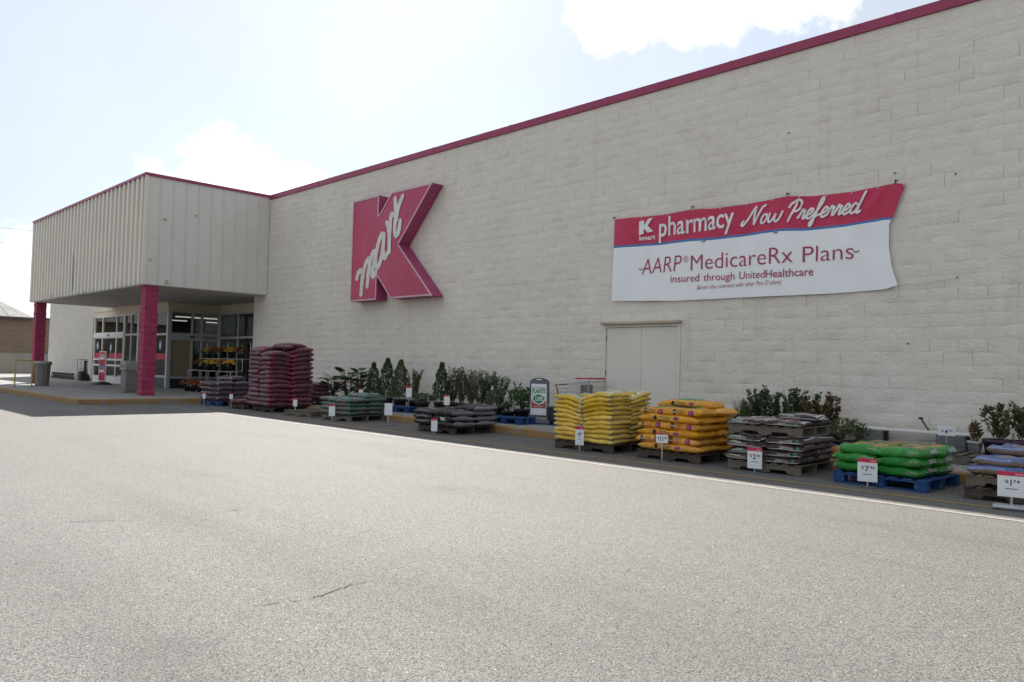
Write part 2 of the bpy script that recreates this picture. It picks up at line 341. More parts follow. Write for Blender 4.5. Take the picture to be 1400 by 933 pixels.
# ------------------------------------------------------------------ mesh helpers
class MB:
    def __init__(s): s.v = []; s.f = []
    def add(s, vs, fs):
        o = len(s.v); s.v += [tuple(x) for x in vs]; s.f += [tuple(i+o for i in f) for f in fs]; return s
    def box(s, x0, x1, y0, y1, z0, z1):
        return s.add([(x0,y0,z0),(x1,y0,z0),(x1,y1,z0),(x0,y1,z0),(x0,y0,z1),(x1,y0,z1),(x1,y1,z1),(x0,y1,z1)],
                     [(3,2,1,0),(4,5,6,7),(0,1,5,4),(1,2,6,5),(2,3,7,6),(3,0,4,7)])
    def bbox(s, x0, x1, y0, y1, z0, z1, b=.006):
        """box with chamfered long edges (all 12 edges)"""
        b = min(b, (x1-x0)/3, (y1-y0)/3, (z1-z0)/3)
        vs = []; idx = {}
        X = (x0, x0+b, x1-b, x1); Y = (y0, y0+b, y1-b, y1); Z = (z0, z0+b, z1-b, z1)
        def V(i, j, k):
            if (i, j, k) not in idx: idx[(i, j, k)] = len(vs); vs.append((X[i], Y[j], Z[k]))
            return idx[(i, j, k)]
        fs = [(V(1,1,3),V(2,1,3),V(2,2,3),V(1,2,3)), (V(1,2,0),V(2,2,0),V(2,1,0),V(1,1,0)),
              (V(1,0,1),V(2,0,1),V(2,0,2),V(1,0,2)), (V(2,3,1),V(1,3,1),V(1,3,2),V(2,3,2)),
              (V(3,1,1),V(3,2,1),V(3,2,2),V(3,1,2)), (V(0,2,1),V(0,1,1),V(0,1,2),V(0,2,2))]
        e = lambda *q: fs.append(q)
        e(V(1,0,2),V(2,0,2),V(2,1,3),V(1,1,3)); e(V(2,3,2),V(1,3,2),V(1,2,3),V(2,2,3))
        e(V(3,1,2),V(3,2,2),V(2,2,3),V(2,1,3)); e(V(0,2,2),V(0,1,2),V(1,1,3),V(1,2,3))
        e(V(2,0,1),V(1,0,1),V(1,1,0),V(2,1,0)); e(V(1,3,1),V(2,3,1),V(2,2,0),V(1,2,0))
        e(V(3,2,1),V(3,1,1),V(2,1,0),V(2,2,0)); e(V(0,1,1),V(0,2,1),V(1,2,0),V(1,1,0))
        e(V(2,0,1),V(3,1,1),V(3,1,2),V(2,0,2)); e(V(3,2,1),V(2,3,1),V(2,3,2),V(3,2,2))
        e(V(1,3,1),V(0,2,1),V(0,2,2),V(1,3,2)); e(V(0,1,1),V(1,0,1),V(1,0,2),V(0,1,2))
        for i, a in ((0,1),(3,2)):
            for j, c in ((0,1),(3,2)):
                for k, d in ((0,1),(3,2)): fs.append((V(i,c,d),V(a,j,d),V(a,c,k)))
        return s.add(vs, fs)
    def tube(s, pts, r, n=8, closed=False, caps=True):
        pts = [Vector(p) for p in pts]; N = len(pts); rs = r if isinstance(r, (list, tuple)) else [r]*N
        vs = []; fs = []
        for i, p in enumerate(pts):
            a = pts[max(0, i-1)]; c = pts[min(N-1, i+1)]
            t = (c-a).normalized() if (c-a).length > 1e-9 else Vector((0,0,1))
            h = Vector((0,0,1)) if abs(t.z) < .9 else Vector((1,0,0))
            x = t.cross(h).normalized(); y = t.cross(x).normalized()
            for k in range(n):
                q = 2*math.pi*k/n; vs.append(p + rs[i]*(math.cos(q)*x+math.sin(q)*y))
        for i in range(N-1):
            for k in range(n): fs.append((i*n+k, i*n+(k+1) % n, (i+1)*n+(k+1) % n, (i+1)*n+k))
        if caps: fs.append(tuple(range(n-1, -1, -1))); fs.append(tuple((N-1)*n+k for k in range(n)))
        return s.add(vs, fs)
    def lathe(s, prof, n=20, c=(0,0)):
        vs = []; fs = []; N = len(prof)
        for r, z in prof:
            for k in range(n):
                q = 2*math.pi*k/n; vs.append((c[0]+r*math.cos(q), c[1]+r*math.sin(q), z))
        for i in range(N-1):
            for k in range(n): fs.append((i*n+k, i*n+(k+1) % n, (i+1)*n+(k+1) % n, (i+1)*n+k))
        fs.append(tuple(range(n-1, -1, -1))); fs.append(tuple((N-1)*n+k for k in range(n)))
        return s.add(vs, fs)
    def prism(s, poly, y0, y1):
        """poly in (x, z), extruded along y (front = y0)"""
        n = len(poly); vs = [(x, y0, z) for x, z in poly]+[(x, y1, z) for x, z in poly]
        fs = [tuple(range(n)), tuple(range(2*n-1, n-1, -1))]
        fs += [(i, i+n, (i+1) % n+n, (i+1) % n) for i in range(n)]
        return s.add(vs, fs)
    def mesh(s, name, smooth=False):
        me = bpy.data.meshes.new(name); me.from_pydata(s.v, [], s.f); me.update()
        if smooth: me.polygons.foreach_set('use_smooth', [True]*len(me.polygons))
        return me
    def build(s, name, mat, parent=None, smooth=False): return link(name, s.mesh(name, smooth), mat, parent)
def link(name, me, mat=None, parent=None, loc=None, rz=0):
    o = bpy.data.objects.new(name, me); COL.objects.link(o)
    if mat is not None and not me.materials: me.materials.append(mat)
    if parent is not None: o.parent = parent
    if loc is not None: o.location = loc
    if rz: o.rotation_euler[2] = rz
    return o
def tag(o, label, cat, group=None):
    o['label'] = label; o['category'] = cat
    if group: o['group'] = group
    return o
def thing(name, label, cat, loc=(0,0,0), rz=0, group=None):
    o = bpy.data.objects.new(name, None); COL.objects.link(o); o.empty_display_size = .2
    o.location = loc; o.rotation_euler[2] = rz
    return tag(o, label, cat, group)
def copy_tree(o, parent=None):
    c = o.copy(); COL.objects.link(c)
    if parent is not None: c.parent = parent
    for ch in list(o.children): copy_tree(ch, c)
    return c
def struct(o): o['kind'] = 'structure'; return o
def stuff(o): o['kind'] = 'stuff'; return o
ORD = ['bottom', 'second', 'third', 'fourth', 'fifth', 'sixth', 'seventh', 'eighth', 'ninth', 'tenth', 'eleventh', 'twelfth', 'thirteenth', 'fourteenth']
NTH = ['first', 'second', 'third', 'fourth', 'fifth', 'sixth', 'seventh', 'eighth', 'ninth', 'tenth', 'eleventh', 'twelfth']

# flat lettering -------------------------------------------------------------
def text_mesh(s, bold=0.0, shear=0.0, space=1.0):
    cu = bpy.data.curves.new('lettering', 'FONT'); cu.body = s; cu.offset = bold; cu.shear = shear; cu.space_character = space
    cu.fill_mode = 'FRONT'; cu.resolution_u = 4
    ob = bpy.data.objects.new('lettering', cu); COL.objects.link(ob)
    bpy.context.view_layer.update()
    me = bpy.data.meshes.new_from_object(ob.evaluated_get(bpy.context.evaluated_depsgraph_get()))
    vs = np.array([v.co[:] for v in me.vertices]); fs = [tuple(p.vertices) for p in me.polygons]
    bpy.data.objects.remove(ob); bpy.data.curves.remove(cu); bpy.data.meshes.remove(me)
    return vs[:, :2], fs
def text_fit(s, width, cap, bold=0.0, shear=0.0, ref=.729):
    """lettering scaled to a given width and capital height; starts at 0,0 on the baseline"""
    v, f = text_mesh(s, bold, shear)
    v[:, 0] -= v[:, 0].min(); v[:, 0] *= width/v[:, 0].max(); v[:, 1] *= cap/ref
    return v, f
def place_text(name, s, x, z, width, cap, mat, parent, y, bold=0., shear=0., center=True):
    v, f = text_fit(s, width, cap, bold, shear)
    if center: v[:, 0] -= width/2
    mb = MB(); mb.add([(x+a, y, z+b) for a, b in v], f)
    return mb.build(name, mat, parent)
def spline(pts, n=7):
    P = [np.array(p, float) for p in pts]; out = []
    P = [2*P[0]-P[1]]+P+[2*P[-1]-P[-2]]
    for i in range(1, len(P)-2):
        for k in range(n):
            t = k/n; a, b, c, d = P[i-1:i+3]
            out.append(.5*((2*b)+(c-a)*t+(2*a-5*b+4*c-d)*t*t+(-a+3*b-3*c+d)*t**3))
    out.append(P[-2]); return out
SCRIPT = {
 'N': [[(-.55,.45),(-.72,.15),(-.5,-.08),(-.15,.4),(.3,1.6),(.5,2.0)], [(.5,2.0),(.6,1.0),(.85,0.0)], [(.85,0),(1.05,1.0),(1.3,1.8),(1.6,2.05)]],
 'o': [[(.62,.98),(.3,.95),(.1,.5),(.25,.05),(.55,.05),(.75,.5),(.62,.98)]],
 'w': [[(.0,1.0),(.02,.4),(.22,.02),(.52,.25),(.72,.85)], [(.72,.85),(.72,.35),(.95,.02),(1.25,.3),(1.42,1.1)]],
 'P': [[(.45,1.95),(.3,.9),(.1,-.1)], [(-.25,1.45),(-.05,1.9),(.6,2.15),(1.05,1.8),(.95,1.2),(.6,.92),(.35,1.0)]],
 'r': [[(0,.15),(.22,.85),(.28,1.08),(.34,.85),(.6,.92),(.52,.4),(.58,.03),(.8,.15)]],
 'e': [[(.02,.3),(.5,.5),(.7,.85),(.45,1.02),(.17,.65),(.18,.15),(.45,-.02),(.85,.25)]],
 'f': [[(0,.2),(.4,.9),(.7,1.7),(.6,2.1),(.42,1.8),(.3,.6),(.2,-.5),(.05,-.85),(-.1,-.65),(.1,-.15),(.5,.2),(.75,.3)]],
 'd': [[(.75,.8),(.4,1.0),(.1,.5),(.25,0),(.6,.15),(.82,.75)], [(1.1,2.1),(.88,.9),(.78,.12),(.95,-.02),(1.15,.15)]],
 'm': [[(-.18,.7),(.08,1.0),(.14,.75),(.0,0)], [(.06,.45),(.34,.95),(.52,.85),(.48,.5),(.42,0)], [(.5,.45),(.76,.95),(.95,.85),(.9,.4),(.92,.05),(1.1,.15)]],
 'a': [[(.72,.85),(.42,1),(.1,.5),(.22,.02),(.55,.2),(.74,.85)], [(.76,.95),(.72,.25),(.85,0),(1.02,.2)]],
 't': [[(.42,1.85),(.28,.8),(.28,.15),(.45,0),(.68,.3)], [(.28,.95),(.5,1.35),(.78,1.75)]],
}
ADV = dict(N=1.5, o=1.0, w=1.55, P=1.1, r=.78, e=.82, f=.78, d=1.15, m=1.08, a=.98, t=.75)
def script_strokes(word, spread=1.0):
    x = 0; out = []
    for ch in word:
        if ch == ' ': x += .85; continue
        for st in SCRIPT[ch]: out.append([(x+a, b) for a, b in st])
        x += ADV[ch]*spread
    return out, x
def ribbon(mb, pts, w, y, lift=.00006):
    """flat brush stroke in the x-z plane at depth y"""
    P = [np.array(p) for p in pts]; vs = []; n = len(P)
    for i, p in enumerate(P):
        t = P[min(n-1, i+1)]-P[max(0, i-1)]; t = t/(np.linalg.norm(t)+1e-9); nn = np.array([-t[1], t[0]])*w/2
        yy = y-lift*i
        vs += [(p[0]+nn[0], yy, p[1]+nn[1]), (p[0]-nn[0], yy, p[1]-nn[1])]
    mb.add(vs, [(2*i, 2*i+1, 2*i+3, 2*i+2) for i in range(n-1)])
    for k, p in ((0, P[0]), (n-1, P[-1])):
        yy = y-lift*n*(1.2 if k else 1.1)-.0002
        mb.add([(p[0]+w/2*math.cos(q), yy, p[1]+w/2*math.sin(q)) for q in np.linspace(0, 2*math.pi, 12, endpoint=False)], [tuple(range(12))])

# ================================================================== ground
def sheet(name, poly, z, mat, parent=None):
    mb = MB(); mb.add([(x, y, z) for x, y in poly], [tuple(range(len(poly)))]); return mb.build(name, mat, parent)
lot = struct(sheet('parking_lot', [(-1500,-1500),(1500,-1500),(1500,1500),(-1500,1500)], 0, M['asphalt']))
def gpt(px, py, z=0): return on(2, z, px, py)
def crack(pts, w, seed):
    rnd = random.Random(seed); mb = MB(); P = []
    for i in range(len(pts)-1):
        a = gpt(*pts[i]); b = gpt(*pts[i+1]); n = max(3, int((b-a).length/.05))
        for k in range(n): P.append(a.lerp(b, k/n)+Vector((rnd.uniform(-.02,.02), rnd.uniform(-.02,.02), 0)))
    P.append(gpt(*pts[-1])); vs = []; n = len(P)
    for i, p in enumerate(P):
        t = (P[min(n-1, i+1)]-P[max(0, i-1)]).normalized(); q = Vector((-t.y, t.x, 0))
        ww = w*rnd.uniform(.15, 1.)*math.sin(math.pi*(i+.5)/n)**.5
        vs += [p+q*ww/2+Vector((0,0,.003)), p-q*ww/2+Vector((0,0,.003))]
    mb.add(vs, [(2*i, 2*i+1, 2*i+3, 2*i+2) for i in range(n-1)])
    mb.build('crack', M['crack'], lot)
crack([(392,823),(428,819),(446,812),(472,803),(499,796)], .022, 1)
crack([(345,830),(370,826),(392,823)], .007, 2)
crack([(300,702),(318,698),(330,696)], .012, 4)
crack([(60,716),(120,713),(190,712)], .010, 5)
crack([(880,655),(960,668),(1040,690)], .008, 6)
# painted lines along the kerb
def strip(name, y, w, mat, x0, x1, z, seed):
    rnd = random.Random(seed); mb = MB(); n = int((x1-x0)/.25); vs = []
    for i in range(n+1):
        x = x0+(x1-x0)*i/n; a = rnd.uniform(-.006, .006); vs += [(x, y-w/2+a, z), (x, y+w/2+rnd.uniform(-.006,.006), z)]
    mb.add(vs, [(2*i, 2*i+2, 2*i+3, 2*i+1) for i in range(n)]); return mb.build(name, mat, lot)
strip('white_line', -4.66, .09, M['line'], -23, 14, .004, 1)
strip('yellow_line', -3.98, .07, M['lineyellow'], -18, 14, .004, 2)

# pavement with its yellow kerb
SWZ = .15; KY = -2.28; IY = -6.6; IX = -24.5; IXL = -34.5
pave = MB().box(-57, 14, KY+.15, -.02, .0, SWZ-.006)
pave.box(-57, IX-.15, IY+.15, KY+.15, .0, SWZ-.006)
sidewalk = struct(pave.build('sidewalk', M['concrete']))
def slab(x0, x1, y0, y1): MB().bbox(x0+.006, x1-.006, y0+.006, y1-.006, SWZ-.03, SWZ, .005).build('slab', M['concrete'], sidewalk)
x = IX-.15
while x < 14: slab(x, min(14, x+1.5), KY+.15, -.02); x += 1.5
for i in range(13):
    for j in range(4):
        y0 = IY+.15+j*1.65; x1 = IX-.15-i*2.5; slab(x1-2.5, x1, y0, min(y0+1.65, -.83))
# ramp down to the lot beyond the end of the kerb
MB().add([(-57,IY+.15,SWZ-.004),(IXL,IY+.15,SWZ-.004),(IXL,IY-.9,.004),(-57,IY-.9,.004)], [(0,1,2,3)][::1]).build('ramp', M['concrete'], sidewalk)
kerb = struct(MB().box(IXL+.02, 14, KY+.10, KY+.149, 0, .12).box(IXL+.02, IX-.02, IY+.10, IY+.149, 0, .12).build('kerb', M['kerb']))
def kerb_seg(x0, x1, y): MB().bbox(x0+.004, x1-.004, y, y+.15, -.02, SWZ+.004, .022).build('kerb_stone', M['kerb'], kerb)
x = IX
while x < 14: kerb_seg(x, x+3.0, KY); x += 3.0
x = IXL
while x < IX-.01: kerb_seg(x, min(IX, x+2.5), IY); x += 2.5
y = IY+.15
while y < KY-.05:
    y1 = min(KY, y+2.1); MB().bbox(IX-.15, IX, y+.004, y1-.004, -.02, SWZ+.004, .022).build('kerb_stone', M['kerb'], kerb); y = y1

# ================================================================== the store
HT = 7.43; HB = 3.79; CX0, CX1, CY = -40.0, -26.27, -4.3
WX1 = 12.0; WX0 = -27.25
store = thing('store_building', 'large cream block store with crimson roof edge and covered entrance', 'building')
bm = MB()
DX0, DX1, DZ = -10.69, -8.72, 2.35
for a, b, c, d in ((WX0, DX0, 0, HT-.17), (DX1, WX1, 0, HT-.17), (DX0, DX1, DZ, HT-.17)): bm.box(a, b, .0045, .32, c, d)
blockwall = bm.build('block_wall', M['joint'], store)
# split-face blocks
BW, BH = .4064, .2032
def block_variant(seed):
    r = random.Random(seed); nx, nz = 4, 3
    gl, gr_ = r.choice((.0002, .0002, .0003, .0008, .0055)), r.choice((.0002, .0002, .0003, .0018)); gt = r.choice((.0002, .0002, .0003, .0004, .0008, .0016)); gx = [gl, .022, .2032, .3844, BW-gr_]; gz = [.0003, .02, .183, BH-gt]
    vs = []; fs = []
    prot = r.choice((0, 0, 0, .0004, .0008, .002)); tx = r.uniform(-.0004, .0004); tz = r.uniform(-.0004, .0004)
    for k in range(nz+1):
        for i in range(nx+1):
            edge = i in (0, nx) or k in (0, nz)
            y = r.uniform(-.0012, .0012) if edge else r.uniform(-.010, .003)
            y -= prot+tx*(i-2)/2+tz*(k-1.5)/1.5
            vs.append((gx[i]+(r.uniform(-.06, .06) if i == 2 else (0 if i in (0, nx) else r.uniform(-.008, .03)*(1 if i == 1 else -1))), y, gz[k]+(r.uniform(-.006, .014)*(1 if k == 1 else -1) if k in (1, 2) else 0)))
    for k in range(nz):
        for i in range(nx): a = k*(nx+1)+i; fs.append((a, a+1, a+nx+2, a+nx+1))
    rim = [i for i in range(nx+1)]+[k*(nx+1)+nx for k in range(1, nz+1)]+[nz*(nx+1)+i for i in range(nx-1, -1, -1)]+[k*(nx+1) for k in range(nz-1, 0, -1)]
    o = len(vs); n = len(rim)
    for i in rim: vs.append(vs[i])
    for i in rim: vs.append((vs[i][0], .0120, vs[i][2]))
    for q in range(n): fs.append((o+q, o+n+q, o+n+(q+1) % n, o+(q+1) % n))
    return vs, fs
VAR = [block_variant(100+i) for i in range(24)]
VARM = []
for v, f in VAR:
    mb = MB(); mb.add(v, f); me = mb.mesh('block', True); me.materials.append(M['block']); VARM.append(me)
cells = []
rnd = random.Random(3)
for r_ in range(35):
    z = .15+r_*BH
    x = WX0-(BW/2 if r_ % 2 else 0)
    while x < WX1-.01:
        a, b = max(x, WX0), min(x+BW, WX1); segs = [(a, b)]
        if z < DZ-.06:
            segs = []
            for p, q in (((a, min(b, DX0))), ((max(a, DX1), b))):
                if q-p > .03: segs.append((p, q))
        for p, q in segs:
            if q-p > .03: cells.append((p, q, z, rnd.randrange(24)))
        x += BW
def cell_px(c):
    p = Vector(((c[0]+c[1])/2, 0, c[2]+.1)); u, v = proj(p); d = (p-CAM).dot(FW)
    inside = 0 < u < 1400 and 0 < v < 590
    if inside and 850 < u < 1220 and 268 < v < 400: inside = False       # behind the banner
    return (0 if inside and c[1]-c[0] > .2 else 1, d)
cells.sort(key=cell_px)
for p, q, z, k in cells[:300]:
    o = link('block', VARM[k], None, blockwall, (p, 0, z)); o.scale[0] = (q-p)/BW
mb = MB()
for p, q, z, k in cells[300:]:
    v, f = VAR[k]; s = (q-p)/BW; mb.add([(p+a*s, b, z+c) for a, b, c in v], f)
stuff(mb.build('remaining_blocks', M['block'], blockwall, True))
# coping along the roof edge
cp = MB()
x = WX0-.0
cp.prism([(0,0)]*0 or [(CX1, HT-.165), (WX1, HT-.165), (WX1, HT), (CX1, HT)], -.045, .40)
coping = cp.build('roof_coping', M['crimson'], store)
for i in range(13):
    x = CX1+.3+i*3.05
    MB().box(x-.03, x+.03, -.050, .402, HT-.168, HT+.004).build('coping_joint', M['crimson'], coping)
# body of the building: roof deck, back and far walls
body = MB().box(-54.3, WX1, .32, 45, 6.6, 6.9).box(-54.3, WX1, 44.7, 45, 0, 7.2).box(-54.3, -54.0, .32, 45, 0, 7.2).box(WX1-.3, WX1, .32, 44.7, 0, 6.6)
body.build('roof_deck', M['roofmetal'], store)
fw = MB().box(-54.3, -43.1, 0, .32, 0, HT-.15).box(-43.1, WX0, 0, .32, HB+.3, HT-.15)
fwo = fw.build('far_wall', M['farwall'], store)
MB().box(-54.35, CX0, -.045, .40, HT-.15, HT).build('roof_coping', M['crimson'], store)

# double door
dd = bpy.data.objects.new('double_door', None); COL.objects.link(dd); dd.parent = store
MB().box(DX0, DX0+.06, -.02, .10, SWZ, DZ).box(DX1-.06, DX1, -.02, .10, SWZ, DZ).box(DX0+.06, DX1-.06, -.02, .10, DZ-.06, DZ).build('door_frame', M['door'], dd)
MB().prism([(DX0-.03, DZ+.005), (DX1+.03, DZ+.005), (DX1+.03, DZ+.05), (DX0-.03, DZ+.05)], -.10, -.012).build('drip_cap', M['joint'], dd)
MB().box(DX0-.03, DX1+.03, -.102, -.02, DZ-.001, DZ+.004).build('drip_cap_lip', M['alu_dark'], dd)
dm = (DX0+DX1)/2
for s, (a, b) in enumerate(((DX0+.065, dm-.008), (dm+.008, DX1-.065))):
    leaf = MB().bbox(a, b, .015, .06, SWZ+.015, DZ-.066, .004).build('door_leaf', M['door'], dd)
    hx = a+.0 if s == 0 else b
    for z in (.45, 1.25, 2.0):
        MB().tube([(hx, .008, z), (hx, .008, z+.11)], .012, 8).build('hinge', M['alu_dark'], leaf)
MB().box(dm-.03, dm+.012, .004, .014, SWZ+.02, DZ-.07).build('astragal', M['door'], dd)
MB().box(DX0+.02, DX1-.02, .07, .12, .1, DZ).build('door_backing', M['dark'], dd)

# canopy over the entrance -----------------------------------------------------
VX1_ = -33.4
canopy = MB().box(CX0+.05, CX1-.05, CY+.05, -.03, HB+.02, HT-.2).build('canopy', M['soffit'], store)
MB().box(CX0+.02, CX1-.02, CY+.02, -.025, HB-.02, HB+.016).box(VX1_, WX0, -.0249, 1.62, HB-.02, HB+.016).build('soffit_board', M['soffit'], canopy)
for i in range(3):
    for j in range(2):
        xx = CX0+2.3+i*4.5; yy = CY+1.1+j*1.9
        MB().lathe([(.13, HB-.032), (.13, HB-.022)], 16, (xx, yy)).build('downlight', M['white'], canopy)
PW = (CX1-CX0)/32
def panel_profile(n0, n1, flip):
    pass
# front panels: flat pan with a raised trapezoid rib at its edge
for i in range(32):
    a = CX0+i*PW; b = a+PW; y = CY
    prof = [(a, y+.045), (a+.015, y-.07), (a+.17, y-.07), (a+.185, y+.045), (b, y+.045)]
    mb = MB(); n = len(prof)
    mb.add([(p[0], p[1], HB) for p in prof]+[(p[0], p[1], HT-.09) for p in prof], [(k, k+1, n+k+1, n+k) for k in range(n-1)])
    mb.build('canopy_panel', M['panel'], canopy)
SWD = (0-CY)/10
for sx, nm in ((CX1, 1), (CX0, -1)):
    for i in range(10):
        a = CY+i*SWD; b = min(a+SWD, -.02); xx = sx
        MB().bbox(min(xx-.045*nm, xx-.004*nm), max(xx-.045*nm, xx-.004*nm), a+.004, b-.004, HB, HT-.09, .003).build('canopy_panel', M['panel_white'], canopy)
        MB().bbox(min(xx-.003*nm, xx+.022*nm), max(xx-.003*nm, xx+.022*nm), b-.024, b-.002, HB, HT-.09, .003).build('canopy_seam', M['panel_white'], canopy)
# corner trims and roof coping of the canopy
MB().bbox(CX1-.035, CX1+.03, CY-.075, CY+.04, HB-.01, HT-.088, .004).bbox(CX0-.03, CX0+.035, CY-.075, CY+.04, HB-.01, HT-.088, .004).build('corner_trim', M['panel'], canopy)
MB().box(CX0-.05, CX1+.05, CY-.09, CY+.2, HT-.086, HT+.002).box(CX1-.2, CX1+.05, CY+.2, -.046, HT-.086, HT+.002).box(CX0-.05, CX0+.2, CY+.2, -.046, HT-.086, HT+.002).build('canopy_coping', M['crimson'], canopy)
MB().box(CX0+.2, CX1-.2, CY+.2, .3, HT-.2, HT-.12).build('canopy_roof', M['roofmetal'], canopy)
# rust-eaten bottom edge and split panel seams
for px, py0, py1 in ((99.5, 348, 396), (59, 375, 381), (71, 402, 407), (81, 404, 408), (94, 403, 406), (107, 400, 405), (115, 398, 403)):
    p0 = wall(px, py0, CY-.075); p1 = wall(px-.8, py1, CY-.075)
    MB().add([(p1.x-.03, CY-.0745, p1.z), (p1.x+.05, CY-.0745, p1.z), (p0.x+.03, CY-.0745, p0.z), (p0.x, CY-.0745, p0.z)], [(0,1,2,3)]).build('rust_gap', M['dark'], canopy)
for px, py, w, h in ((226, 300, .05, .03), (206, 355, .03, .03), (268, 295, .03, .03), (228, 386, .05, .06)):
    p = on(0, CX1+.024, px, py); MB().box(CX1+.0, CX1+.026, p.y-w, p.y+w, p.z-h, p.z+h).build('dent', M['joint'], canopy)

# columns
for cxx in (CX1-.08, CX0+.44):
    mb = MB(); s = .40; x1 = cxx; x0 = cxx-s; y0 = CY+.10; y1 = y0+s; rr = random.Random(int(cxx*10))
    nz = 18; vs = []; n = 12
    ring = [(x0,y0),(x0+s/3,y0),(x0+2*s/3,y0),(x1,y0),(x1,y0+s/3),(x1,y0+2*s/3),(x1,y1),(x0+2*s/3,y1),(x0+s/3,y1),(x0,y1),(x0,y0+2*s/3),(x0,y0+s/3)]
    for k in range(2*nz+1):
        z = SWZ+(HB-.03-SWZ)*k/(2*nz); joint = k % 2 == 0
        for (a, b) in ring:
            d = -.004 if joint else rr.uniform(-.004, .018)
            vs.append((a+(1 if a > cxx-s/2 else -1)*d, b+(1 if b > y0+s/2 else -1)*d, z))
    fs = [(k*n+i, k*n+(i+1) % n, (k+1)*n+(i+1) % n, (k+1)*n+i) for k in range(2*nz) for i in range(n)]
    mb.add(vs, fs); mb.build('column', M['column'], store)

# glazed vestibule -------------------------------------------------------------
VY, RY = -.8, 1.4; VX0, VX1 = -43.1, -33.2
ent = bpy.data.objects.new('glazed_entrance', None); COL.objects.link(ent); ent.parent = store
HZ = 3.42
MB().box(VX0, VX1, VY-.05, VY+.25, HZ, HB-.022).box(VX1-.25, VX1+.001, VY+.25, RY, HZ, HB-.022).box(VX1+.002, WX0, RY-.0, RY+.2, HZ, HB-.022).build('header_band', M['band'], ent)
MB().box(VX0-.0, VX1+.04, VY-.09, VY-.051, HB-.16, HB-.022).box(VX1+.002, VX1+.04, VY-.05, RY-.001, HB-.16, HB-.022).box(VX1+.041, WX0, RY-.04, RY-.001, HB-.16, HB-.022).build('header_trim', M['band'], ent)
MB().box(WX0-.02, WX0, .012, RY+.2, 0, HB+.3).build('return_wall', M['farwall'], ent)
MB().box(VX0-.05, VX0, VY, .02, 0, HB-.022).build('return_wall', M['farwall'], ent)
def glaze(axis, c, a0, a1, z0, z1, cols, rows, t=.05, base=None, fm='alu', skip=()):
    """frame bars and panes; axis 'x': runs along x at y=c, axis 'y': along y at x=c"""
    def bx(u0, u1, w0, w1, zz0, zz1): return (u0, u1, w0, w1, zz0, zz1) if axis == 'x' else (w0, w1, u0, u1, zz0, zz1)
    for i, u in enumerate(cols):
        MB().bbox(*bx(u-t/2, u+t/2, c-.06, c+.06, z0, z1), .004).build('mullion', M[fm], ent)
    zs = rows
    for k, z in enumerate(zs):
        for i in range(len(cols)-1):
            MB().bbox(*bx(cols[i]+t/2, cols[i+1]-t/2, c-.05, c+.05, z-t/2, z+t/2), .004).build('transom', M[fm], ent)
    for i in range(len(cols)-1):
        for k in range(len(zs)-1):
            if (i, k) in skip: continue
            MB().box(*bx(cols[i]+t/2, cols[i+1]-t/2, c-.006, c+.006, zs[k]+t/2, zs[k+1]-t/2)).build('pane', M['glass'], ent)
    if base: MB().box(*bx(a0, a1, c-.05, c+.05, SWZ, zs[0]-t/2)).build('kick_panel', M[base], ent)
fx = lambda px: xat(px, VY, 2.0)
c0 = [fx(p) for p in (130, 141, 160, 170)]
glaze('x', VY, c0[0], c0[-1], SWZ, HZ, c0, [SWZ+.28, 1.0, 1.28, 2.35, 2.55, HZ-.03], .09, 'white', 'white')
c1 = [c0[-1]+.12, fx(180), fx(189)]
glaze('x', VY, c1[0], c1[-1], SWZ, HZ, c1, [SWZ+.10, 2.45, HZ-.03], .09, 'alu_dark')
c2 = [c1[-1]+.10, fx(200), fx(212), VX1-.06]
glaze('x', VY, c2[0], c2[-1], SWZ, HZ, c2, [SWZ+.48, 2.42, HZ-.03], .10, 'grey_dark')
MB().box(c0[0]-.045, c0[-1]+.045, VY-.09, VY-.062, 2.36, 2.54).build('door_operator', M['white'], ent)
MB().box((c0[1]+c0[2])/2-.12, (c0[1]+c0[2])/2+.12, VY-.12, VY-.091, 2.42, 2.49).build('door_sensor', M['black'], ent)
# red safety band stuck on the panes
for a, b in ((c0[0], c0[1]), (c0[1]+.9, c0[2]), (c0[2], c0[3]), (c2[0], c2[1]), (c2[1], c2[2]), (c2[2], c2[3])):
    MB().box(a+.06, b-.06, VY-.014, VY-.008, 1.34, 1.60).build('safety_band', M['red'], ent)
for px, z in ((134, 1.95), (152, 1.85), (219.5, 1.95)):
    xx = fx(px); mb = MB(); mb.prism([(xx+.15*math.cos(q), z+.22*math.sin(q)) for q in np.linspace(0, 2*math.pi, 18, endpoint=False)], VY-.013, VY-.009)
    d = mb.build('door_decal', simple('decal_blue', (.08, .28, .55), .5), ent)
    MB().prism([(xx+.09*math.cos(q), z+.14*math.sin(q)) for q in np.linspace(0, 2*math.pi, 14, endpoint=False)], VY-.017, VY-.0135).build('decal_centre', M['paper'], d)
# side of the vestibule
yb = lambda px: on(0, VX1, px, 470).y
ys = [VY+.06, yb(262), yb(275), RY-.06]
glaze('y', VX1, VY, RY, SWZ, HZ, ys, [SWZ+.45, 2.22, 2.45, HZ-.03], .09, 'black', 'alu', skip=((0, 0),))
MB().box(VX1-.05, VX1-.03, ys[0]+.05, ys[1]-.05, SWZ+.5, 2.18).build('tan_panel', M['plank'], ent)  # striped tan panel set in this bay instead of a pane
for k in range(7):
    a = ys[0]+.05+k*(ys[1]-ys[0]-.1)/7
    MB().box(VX1-.029, VX1-.022, a+.006, a+(ys[1]-ys[0]-.1)/7-.006, SWZ+.5, 2.18).build('plank', M['plank'], ent)  # narrow upright strips of the tan panel
MB().box(VX1-.08, VX1+.07, ys[0], ys[2], 2.24, 2.43).build('door_operator', M['alu'], ent)
MB().box(VX1+.071, VX1+.10, ys[0]+.8, ys[0]+1.0, 2.30, 2.37).build('door_sensor', M['black'], ent)
